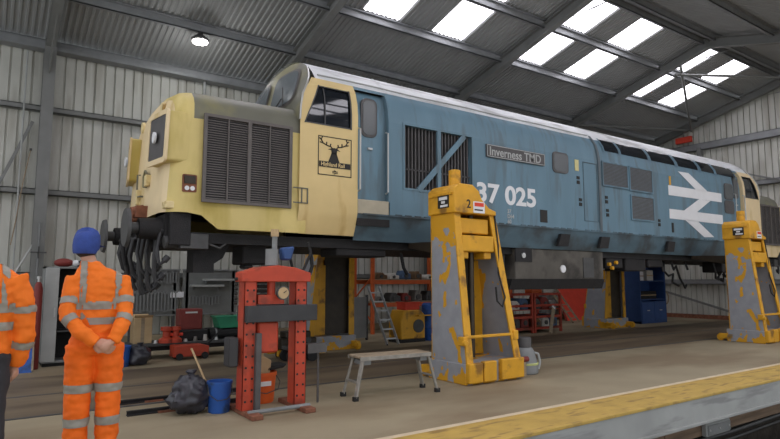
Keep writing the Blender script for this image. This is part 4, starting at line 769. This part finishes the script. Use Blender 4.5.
# ------------------------------------------------------------------ back: racking and clutter in the middle
t = thing('pallet_rack', 'racking with orange beams behind the aluminium ladder', 'rack', (8.25, 12.7, 0))
for x in (0, 2.6):
    for y in (0, .9): MB().box(x - .04, x + .04, y - .04, y + .04, 0, 2.1).build('upright', m_rackor, t)
    b = MB(); b.bar((x, 0, .3), (x, .9, .9), .03, .03); b.bar((x, .9, .9), (x, 0, 1.5), .03, .03); b.build('brace', m_rackor, t)
for z in (.80, 1.40):
    for y in (0, .9): MB().box(0, 2.6, y - .025, y + .025, z - .11, z).build('beam', m_rackor, t)
    for i in range(5): MB().box(.05 + i * .52, .50 + i * .52, -.03, .93, z, z + .025).build('shelf_board', m_wood, t)
k = 0
ADJ = ['pale lumpy', 'brown flat', 'dark oily', 'whitish square', 'dark red', 'blue-grey']
for z, lv in ((.825, 'lower'), (1.425, 'upper')):
    for i in range(6):
        x = 8.42 + i * .42; h = R.uniform(.12, .3); w = R.uniform(.24, .36); m = m_junk[(i * 2 + (k > 5)) % 6]
        t = thing('spare_part', '%s machine part, %s from the left on the %s rack shelf' % (ADJ[(i * 2 + (k > 5)) % 6], ['first', 'second', 'third', 'fourth', 'fifth', 'sixth'][i], lv), 'machine part', (x, 12.75, z), group='spares on the racking'); b = MB()
        b.prism([(0, 0), (w, 0), (w, h * .6), (w * .7, h * .7), (w * .6, h), (w * .2, h), (0, h * .5)], 'y', 0, .35); b.build('casing', m, t, bev=.012); b = MB(); b.cyl((w * .4, -.04, h * .4), (w * .4, .0, h * .4), h * .25, 12); b.build('flange', m_dgrey, t); k += 1
def ladder(name, label, p, q, w, axis, rungs, mat):
    t = thing(name, label, 'ladder', p); p0 = Vector((0, 0, 0)); q0 = Vector(q) - Vector(p); a = Vector(axis) * w / 2
    for s in (-1, 1): MB().bar(p0 + a * s, q0 + a * s, .025, .06).build('stile', mat, t)
    for i in range(rungs):
        c = p0.lerp(q0, (i + .6) / (rungs + .3)); MB().bar(c - a, c + a, .03, .03).build('rung', mat, t)
    MB().bar(p0 - a * 1.05, p0 - a * .95 , .05, .03).build('foot', m_rub, t); return t
ladder('aluminium_ladder', 'short aluminium ladder leaning left of the yellow machine', (7.25, 10.35, .02), (7.20, 11.05, 1.25), .30, (1, 0, 0), 6, m_alu)
t = thing('yellow_compressor', 'yellow box-shaped machine left of the blue drum', 'machine', (7.62, 10.55, 0)); b = MB(); b.prism([(0, .08), (.68, .08), (.68, .6), (.55, .72), (.08, .72), (0, .5)], 'y', 0, .5); b.build('casing', m_jy, t, bev=.02); MB().cyl((.48, -.02, .36), (.48, .01, .36), .15, 18).build('fan_grille', m_dgrey, t); MB().box(-.02, .7, .02, .48, 0, .08).build('skid', m_dark, t); MB().bar((.4, -.1, .6), (.8, -.1, .6), .03, .03).build('push_handle', m_jy, t)
t = thing('red_crate', 'red plastic crate on top of the yellow machine', 'crate', (7.78, 10.62, .72)); MB().box(0, .42, 0, .34, 0, .18).build('crate_body', m_redsheet, t, bev=.012); MB().box(-.015, .435, -.015, .355, .15, .18).build('rim', m_redsheet, t)
t = thing('blue_drum', 'blue plastic drum between the yellow machine and the near jack', 'drum', (8.62, 10.75, 0)); MB().lathe([(.2, 0), (.215, .03), (.215, .28), (.225, .3), (.215, .32), (.215, .56), (.225, .58), (.215, .6), (.21, .82), (.18, .86), (.05, .86)], n=24).build('drum_body', m_bluep, t); MB().cyl((.08, 0, .86), (.08, 0, .88), .04, 12).build('bung', m_black, t)
t = thing('engine_block', 'dark oily engine block on a yellow cradle behind the press', 'engine', (4.4, 9.75, 0)); b = MB(); b.box(0, .7, 0, .4, .14, .34); b.box(.1, .6, .05, .35, .34, .46); b.build('block', m_jgap, t, bev=.02); b = MB(); b.box(-.1, .85, -.05, .02, .04, .14); b.box(-.1, .85, .38, .45, .04, .14); b.build('cradle', m_jy, t, bev=.01)
for i in range(3): MB().cyl((.2 + i * .16, -.02, .3), (.2 + i * .16, .05, .3), .055, 12).build('port', m_dgrey, t)
for x in (-.02, .78): MB().cyl((x, .2, .06), (x + .04, .2, .06), .06, 12).build('castor', m_rub, t)
t = thing('wheel_dolly', 'dark wheeled dolly at the foot of the far front jack', 'dolly', (4.25, 9.1, 0)); MB().box(0, .5, 0, .35, .2, .26).build('deck', m_dgrey, t, bev=.01)
for x in (.06, .44):
    for y in (.04, .31): MB().cyl((x, y - .03, .1), (x, y + .03, .1), .1, 14).build('wheel', m_rub, t)
t = thing('grey_post_guard', 'pale grey upright panel between the far jack and the rack', 'panel', (6.95, 11.6, 0)); MB().box(0, .42, 0, .04, .05, 1.0).build('panel', m_mgrey, t); b = MB(); b.box(-.03, 0, -.02, .06, 0, 1.05); b.box(.42, .45, -.02, .06, 0, 1.05); b.build('frame', m_dgrey, t)

# red stillages right of the jack
for i, (x, lab) in enumerate(((10.85, 'red steel stillage with parts, nearest the yellow jack'), (12.0, 'red steel stillage with parts, beside the leaning wooden plank'))):
    t = thing('stillage', lab, 'stillage', (x, 10.55, 0), group='red stillages under the locomotive')
    for px in (0, 1.05):
        for py in (0, .8): MB().box(px - .03, px + .03, py - .03, py + .03, 0, 1.05).build('post', m_rackred, t)
    for z in (.12, .42, .72, 1.02):
        for py in (0, .8): MB().box(0, 1.05, py - .02, py + .02, z - .03, z + .03).build('side_rail', m_rackred, t)
        for px in (0, 1.05): MB().box(px - .02, px + .02, 0, .8, z - .03, z + .03).build('end_rail', m_rackred, t)
    MB().box(0, 1.05, 0, .8, .12, .15).build('floor_panel', m_rackred, t); MB().box(0, 1.05, 0, .8, .60, .62).build('floor_panel', m_rackred, t)
    for jx in range(3):
        for lv, z in (('lower', .15), ('upper', .62)):
            m = m_junk[(jx * 2 + i + (z > .5)) % 6]; h = R.uniform(.18, .34)
            u = thing('spare_part', '%s part, %s in the %s level of the %s stillage' % (ADJ[(jx * 2 + i + (z > .5)) % 6], ['left', 'middle', 'right'][jx], lv, ['left', 'right'][i]), 'machine part', (x + .06 + jx * .33, 10.62, z), group='parts in the stillages'); b = MB(); b.prism([(0, 0), (.28, 0), (.28, h * .7), (.18, h), (.05, h), (0, h * .6)], 'y', 0, .5); b.build('casing', m, u, bev=.012); MB().cyl((.14, -.03, h * .4), (.14, .0, h * .4), h * .22, 12).build('flange', m_dgrey, u)
    for jx, m in enumerate((m_rackor, m_junk[3])):
        u = thing('parts_tray', ['orange', 'whitish'][jx] + ' tray on top of the ' + ['left', 'right'][i] + ' red stillage', 'tray', (x + .08 + jx * .48, 10.7, 1.05)); MB().box(0, .42, 0, .5, 0, .15).build('tray_body', m, u, bev=.01); MB().box(-.012, .432, -.012, .512, .13, .15).build('rim', m, u)
t = thing('wood_plank', 'pale wooden plank leaning on the right red stillage', 'plank', (12.2, 10.2, 0)); b = MB(); b.bar((0, 0, .02), (.5, .28, .68), .12, .03, (0, 1, 0)); b.build('plank_board', m_wood, t); b = MB(); b.bar((.46, .258, .63), (.5, .28, .68), .122, .032, (0, 1, 0)); b.build('end_paint', m_white, t)
t = thing('red_board', 'bright red sheet leaning on the back wall behind the ladder', 'board', (16.4, 13.1, 0)); b = MB(); b.prism([(-.1, 0), (-.06, 0), (.5, 1.55), (.46, 1.55)], 'x', 0, 1.9); b.build('sheet', m_redsheet, t); b = MB(); b.prism([(-.12, 0), (-.1, 0), (.46, 1.55), (.44, 1.55)], 'x', -.03, .03); b.build('edge_batten', m_dred, t)
ladder('wooden_ladder', 'pale ladder leaning in front of the bright red sheet', (16.0, 12.3, .02), (15.6, 13.3, 1.6), .34, (1, 0, 0), 7, m_wood)
t = thing('blue_cabinet', 'blue steel cabinet with open shelves by the gable wall', 'cabinet', (17.25, 10.75, 0)); b = MB(); b.box(0, .04, 0, .6, 0, 2.05); b.box(1.46, 1.5, 0, .6, 0, 2.05); b.box(0, 1.5, .56, .6, 0, 2.05); b.box(0, 1.5, 0, .6, 2.0, 2.05); b.box(0, 1.5, 0, .6, 0, .06); b.build('body', m_bluec, t)
for z in (.75, 1.35): MB().box(.04, 1.46, .02, .56, z, z + .03).build('shelf', m_bluec, t)
for x0, x1 in ((.04, .74), (.76, 1.46)): d = MB().box(x0, x1, -.025, 0, .06, .7).build('door', m_bluec, t, bev=.004); MB().box((x0 + x1) / 2 - .06, (x0 + x1) / 2 + .06, -.045, -.025, .4, .43).build('handle', m_chrome, d)
for i, (x, z, w, h, m, lab) in enumerate(((.1, 1.38, .3, .3, m_white, 'white carton, left on the upper shelf of the blue cabinet'), (.6, 1.38, .36, .34, m_junk[3], 'pale carton, right on the upper shelf of the blue cabinet'), (.2, .78, .9, .25, m_dark, 'long dark case on the middle shelf of the blue cabinet'))):
    u = thing('carton', lab, 'box', (17.25 + x, 10.85, z)); MB().box(0, w, 0, .3, 0, h).build('carton_body', m, u, bev=.008); MB().box(0, w, -.004, 0, h * .45, h * .55).build('tape', m_card, u)
t = thing('rope_coil', 'pale coil of rope hanging on the blue cabinet side', 'rope', (18.82, 10.8, .55)); b = MB(); b.tube([(0, .1 * math.cos(a) - .0, .25 + .2 * math.sin(a)) for a in [i * math.pi / 8 for i in range(17)]], .025, 8); b.build('coil', m_wood, t); MB().box(-.05, .02, .08, .12, .40, .44).build('peg', m_dgrey, t)

# ------------------------------------------------------------------ people
def remesh(mb, name, mat, voxel, it=4, wrinkle=None):
    me0 = mb.mesh(name + '_src', mat, smooth=False); tmp = bpy.data.objects.new('remesh_tmp', me0); COL.objects.link(tmp)
    md = tmp.modifiers.new('r', 'REMESH'); md.mode = 'VOXEL'; md.voxel_size = voxel
    dg = bpy.context.evaluated_depsgraph_get(); me = bpy.data.meshes.new_from_object(tmp.evaluated_get(dg)); bpy.data.objects.remove(tmp); bpy.data.meshes.remove(me0)
    bm = bmesh.new(); bm.from_mesh(me)
    for _ in range(it): bmesh.ops.smooth_vert(bm, verts=bm.verts, factor=.5, use_axis_x=True, use_axis_y=True, use_axis_z=True)
    if wrinkle:
        bm.normal_update()
        for v in bm.verts: v.co += v.normal * wrinkle(v.co)
    bm.to_mesh(me); bm.free(); me.polygons.foreach_set('use_smooth', [True] * len(me.polygons)); me.materials.clear(); me.materials.append(mat); me.name = name; return me
def hand(b, w, d, up, side):
    """palm and five bent fingers; w wrist, d pointing direction, up the back of the hand"""
    w = Vector(w); d = Vector(d).normalized(); up = Vector(up); up = (up - d * up.dot(d)).normalized(); r = d.cross(up) * side
    b.tube([w - d * .05, w, w + d * .03, w + d * .07, w + d * .095], [.027, .026, .034, .040, .028], 10)
    b.tube([w + d * .03 + r * .02, w + d * .09 + r * .026], .018, 8); b.tube([w + d * .03 - r * .02, w + d * .085 - r * .028], .018, 8)
    for i, (o, l) in enumerate(((.033, .072), (.011, .082), (-.012, .077), (-.033, .06))):
        p = w + d * .088 + r * o; q = p + (d * .8 - up * .45).normalized() * l * .45; e = q + (d * .35 - up * .9).normalized() * l * .35; f = e + (-d * .3 - up).normalized() * l * .28
        b.tube([p - d * .02, p, q, e, f], [.010, .0100, .0095, .009, .007], 8)
    p = w + d * .03 + r * .034; b.tube([p - r * .015, p, p + (d * .7 + r * .6 - up * .3).normalized() * .035, p + (d * 1.0 + r * .35 - up * .6).normalized() * .068], [.013, .013, .011, .009], 8)
def person(label, loc, rz, arms, jacket_mat, leg_mat, cap=True, girth=1.0, headx=0.0, strapx=0.0, headyaw=0.0, hscale=1.0, split=False, armr=1.0, hood=False):
    t = thing('person', label, 'person', loc, rz); t.scale = (hscale,) * 3
    legs = [[(s * .115, -.01, .08), (s * .115, 0, .28), (s * .112, .015, .5), (s * .105, .01, .72), (s * .10, 0, .88)] for s in (-1, 1)]
    # skin body, one continuous mesh
    b = MB()
    for l in legs: b.tube(l, [.05, .055, .06, .075, .085], 12)
    b.rings([(.80, 0, 0, .12, .08), (.9, 0, 0, .16, .11), (1.05, 0, 0, .15, .10), (1.25, 0, 0, .175, .105), (1.42, 0, 0, .18, .09), (1.5, headx * .3, 0, .09, .07), (1.56, headx * .7, .005, .06, .062), (1.64, headx, .02, .058, .064)], 16)
    hb = MB(); hb.ell((0, .03, 1.71), .078, .098, .118, 18, 14); hb.ell((0, .055, 1.645), .055, .07, .05, 14, 8)
    hb.tube([(0, .125, 1.73), (0, .138, 1.695), (0, .128, 1.685)], [.010, .016, .012], 8)
    for s in (-1, 1): hb.ell((s * .08, .02, 1.70), .012, .022, .034, 8, 8)
    hb.ell((0, .118, 1.655), .028, .014, .008, 10, 6)
    cy, sy = math.cos(headyaw), math.sin(headyaw); turn = lambda v: (headx + v[0] * cy - (v[1] - .02) * sy, v[0] * sy + (v[1] - .02) * cy + .02, v[2])
    hb.v = [turn(v) for v in hb.v]; b.add(hb.v, hb.f)
    for s, pts, hd, hu in arms:
        b.tube(pts, [.05, .045, .036, .027][:len(pts)] if len(pts) == 4 else [.05] + [.04] * (len(pts) - 2) + [.027], 10); hand(b, pts[-1], hd, hu, s)
    me = remesh(b, 'body', m_skin, .0075, 3); obj('body', me, t)
    for s in (-1, 1):
        e = MB(); c = turn((s * .03, .112, 1.715)); e.ell(c, .011, .011, .011, 10, 8); e.build('eye', m_white, t)
    # clothes
    bones = []
    b = MB()
    tor = [(.84, 0, 0, .175, .125), (.90, 0, -.005, .19, .14), (1.0, 0, 0, .188, .132), (1.12, 0, 0, .192, .13), (1.26, 0, 0, .212, .135), (1.38, 0, 0, .222, .128), (1.45, 0, 0, .20, .11), (1.505, headx * .3, 0, .135, .09), (1.545, headx * .6, .005, .085, .08), (1.575, headx * .7, .01, .078, .077)]
    tor = [(z, x, y, rx * girth, ry * girth) for z, x, y, rx, ry in tor]
    if split: tor = [(.74, 0, 0, .185 * girth, .135 * girth)] + tor
    upper = MB(); upper.rings(tor, 24)
    if hood: upper.ell((headx, -.07, 1.535), .15, .085, .06, 16, 8)
    for s, pts, hd, hu in arms:
        n = len(pts); rr = [.080 * armr] + [.072 * armr - .012 * i / max(1, n - 2) for i in range(1, n - 1)] + [.055 * armr]
        pp = [Vector(p) for p in pts]; pp[-1] = pp[-2].lerp(pp[-1], .93); upper.tube(pp, rr, 14); bones.append((s, pp))
    lower = MB()
    for l in legs: lower.tube(l, [.088, .094, .102, .118, .125], 16)
    lower.rings([(.80, 0, 0, .17, .115), (.88, 0, -.01, .195, .145), (.96, 0, -.005, .185, .132), (1.0, 0, 0, .17, .12)], 24)
    def wr(co): return .010 * noise.noise(Vector((co.x * 9, co.y * 9, co.z * 16))) + .006 * noise.noise(Vector((co.x * 22, co.y * 22, co.z * 30)))
    def legwr(co): return .012 * noise.noise(Vector((co.x * 8, co.y * 8, co.z * 13))) + (.010 * math.sin(co.z * 60 + 4 * noise.noise(co * 5)) if co.z < .25 else 0)
    def segdist(p, pp):
        best = (9, 0)
        for i in range(len(pp) - 1):
            a, c = pp[i], pp[i + 1]; u = max(0, min(1, (p - a).dot(c - a) / (c - a).length_squared)); d = (p - a.lerp(c, u)).length
            if d < best[0]: best = (d, i + u)
        return best
    def bands(me, pred, name):
        bm = bmesh.new(); bm.from_mesh(me); bm.normal_update(); kill = [f for f in bm.faces if not pred(f.calc_center_median())]
        bmesh.ops.delete(bm, geom=kill, context='FACES')
        for v in bm.verts: v.co += v.normal * .005
        m2 = bpy.data.meshes.new(name); bm.to_mesh(m2); bm.free(); m2.polygons.foreach_set('use_smooth', [True] * len(m2.polygons)); m2.materials.append(m_band); return m2
    ALL = 1.0
    if not split:
        upper.add(lower.v, lower.f); cm = remesh(upper, 'coverall', jacket_mat, .0095, 5, wr); co = obj('coverall', cm, t); um = lm = cm; cm.materials.append(leg_mat)
        cm.polygons.foreach_set('material_index', [1 if (p.center.z < .985 and abs(p.center.y) < .165) else 0 for p in cm.polygons])
    else:
        um = remesh(upper, 'jacket', jacket_mat, .0095, 5, wr); co = obj('jacket', um, t); lm = remesh(lower, 'trousers', leg_mat, .012, 4, legwr); obj('trousers', lm, t)
    def isarm(p):
        for s, pp in bones:
            d, u = segdist(p, pp)
            if d < .105 * armr and abs(p.x) > .0 and not (abs(p.x) < .195 * girth and abs(p.y) < .10): return u
        return None
    def ptor(p):
        if p.z < .98 or isarm(p) is not None: return False
        if 1.175 < p.z < 1.235 or 1.05 < p.z < 1.105: return True
        return p.z > 1.2 and .105 < abs(p.x - strapx) < .155
    obj('torso_band', bands(um, ptor, 'torso_band'), co)
    nseg = len(bones[0][1]) - 1
    for sd in (-1, 1):
        for lo_, hi_ in (((1.05, 1.40), (2.1, 2.45)) if nseg == 4 else ((1.0, 1.22), (2.1, 2.35))):
            obj('sleeve_band', bands(um, lambda p: p.x * sd > .03 and (isarm(p) or -1) > lo_ and isarm(p) < hi_, 'sleeve_band'), co)
    if not split:
        [obj('leg_band', bands(lm, lambda p: a_ < p.z < a_ + .065 and p.x * sd > 0, 'leg_band'), co) for a_ in (.50, .235) for sd in (-1, 1)]
    # boots
    for s in (-1, 1):
        b = MB(); b.tube([(s * .115, -.03, .05), (s * .115, -.02, .16)], [.052, .056], 12); b.ell((s * .118, .05, .045), .052, .135, .055, 14, 8); b.v = [(x, y, max(0.0, z)) for x, y, z in b.v]; b.build('boot', m_boot, t)
    if cap:
        b = MB(); b.ell((0, .012, 1.665), .083, .097, .07, 16, 10); b.v = [turn(v) for v in [(x, min(y, .05), z) for x, y, z in b.v]]; b.build('hair', m_boot, t)
        b = MB(); n = 20; prof = [(.094, -.05), (.101, -.03), (.104, .02), (.099, .075), (.08, .115), (.045, .138), (.008, .145)]
        b.lathe(prof, (0, 0, 0), n); b.v = [turn((x, y * 1.16 + .015, z * 1.0 + 1.695 + (-.012 if y < 0 else .02))) for x, y, z in b.v]; hat = b.build('cap', m_cap, t, angle=70)
        b = MB(); b.add([turn((math.sin(a) * r, .03 + math.cos(a) * r * 1.16 + (.05 if r > .1 else 0), 1.715 - (.015 if r > .1 else 0))) for r in (.092, .13) for a in [(-60 + 12 * i) * math.pi / 180 for i in range(11)]], [(i, i + 1, 12 + i, 11 + i) for i in range(10)]); b.build('cap_peak', m_cap, hat)
    else:
        b = MB(); b.ell((0, .01, 1.735), .087, .105, .105, 16, 10); b.v = [turn(v) for v in b.v if True]; b.v = [(x, y, max(z, 1.70)) for x, y, z in b.v]; b.build('hair', m_boot, t)
    return t
A1 = [(-1, [(-.165, -.01, 1.435), (-.205, -.05, 1.27), (-.215, -.11, 1.12), (-.11, -.20, 1.00), (.015, -.215, .905)], (.8, -.1, -.5), (-.2, -1, -.2)),
      (1, [(.165, -.01, 1.435), (.205, -.05, 1.27), (.215, -.11, 1.12), (.17, -.20, 1.00), (.115, -.225, .915)], (-.75, -.05, -.4), (.2, -1, .1))]
person('person in blue cap and orange coverall, hands clasped behind the back', (.755, 5.37, 0), math.radians(-8), A1, m_orange, m_otrous, headyaw=math.radians(-18), hscale=.99, girth=.96, headx=-.105, strapx=.02)
A2 = [(-1, [(-.20, -.01, 1.42), (-.27, -.02, 1.22), (-.29, 0, 1.0), (-.28, .10, .78)], (0, .5, -.8), (-1, 0, 0)), (1, [(.20, -.01, 1.42), (.27, -.03, 1.22), (.29, -.01, 1.0), (.25, .08, .78)], (0, .5, -.8), (1, 0, 0))]
person('person in orange jacket and dark trousers cut off at the left edge', (-.06, 4.95, 0), math.radians(4), A2, m_orange, m_trous, cap=False, girth=1.12, split=True, armr=1.2, hood=True, headx=-.06, strapx=.02)
# junction box under the platform edge
t = thing('junction_box', 'small pale grey junction box under the yellow platform edge', 'box', (7.65, 3.93, -.60))
MB().box(0, .62, 0, .07, 0, .16).build('casing', m_lgrey, t, bev=.01); MB().box(.02, .60, -.012, 0, .02, .14).build('cover', m_mgrey, t, bev=.004)
for x in (.06, .31, .56): MB().cyl((x, -.012, .08), (x, -.02, .08), .014, 8).build('screw', m_chrome, t)
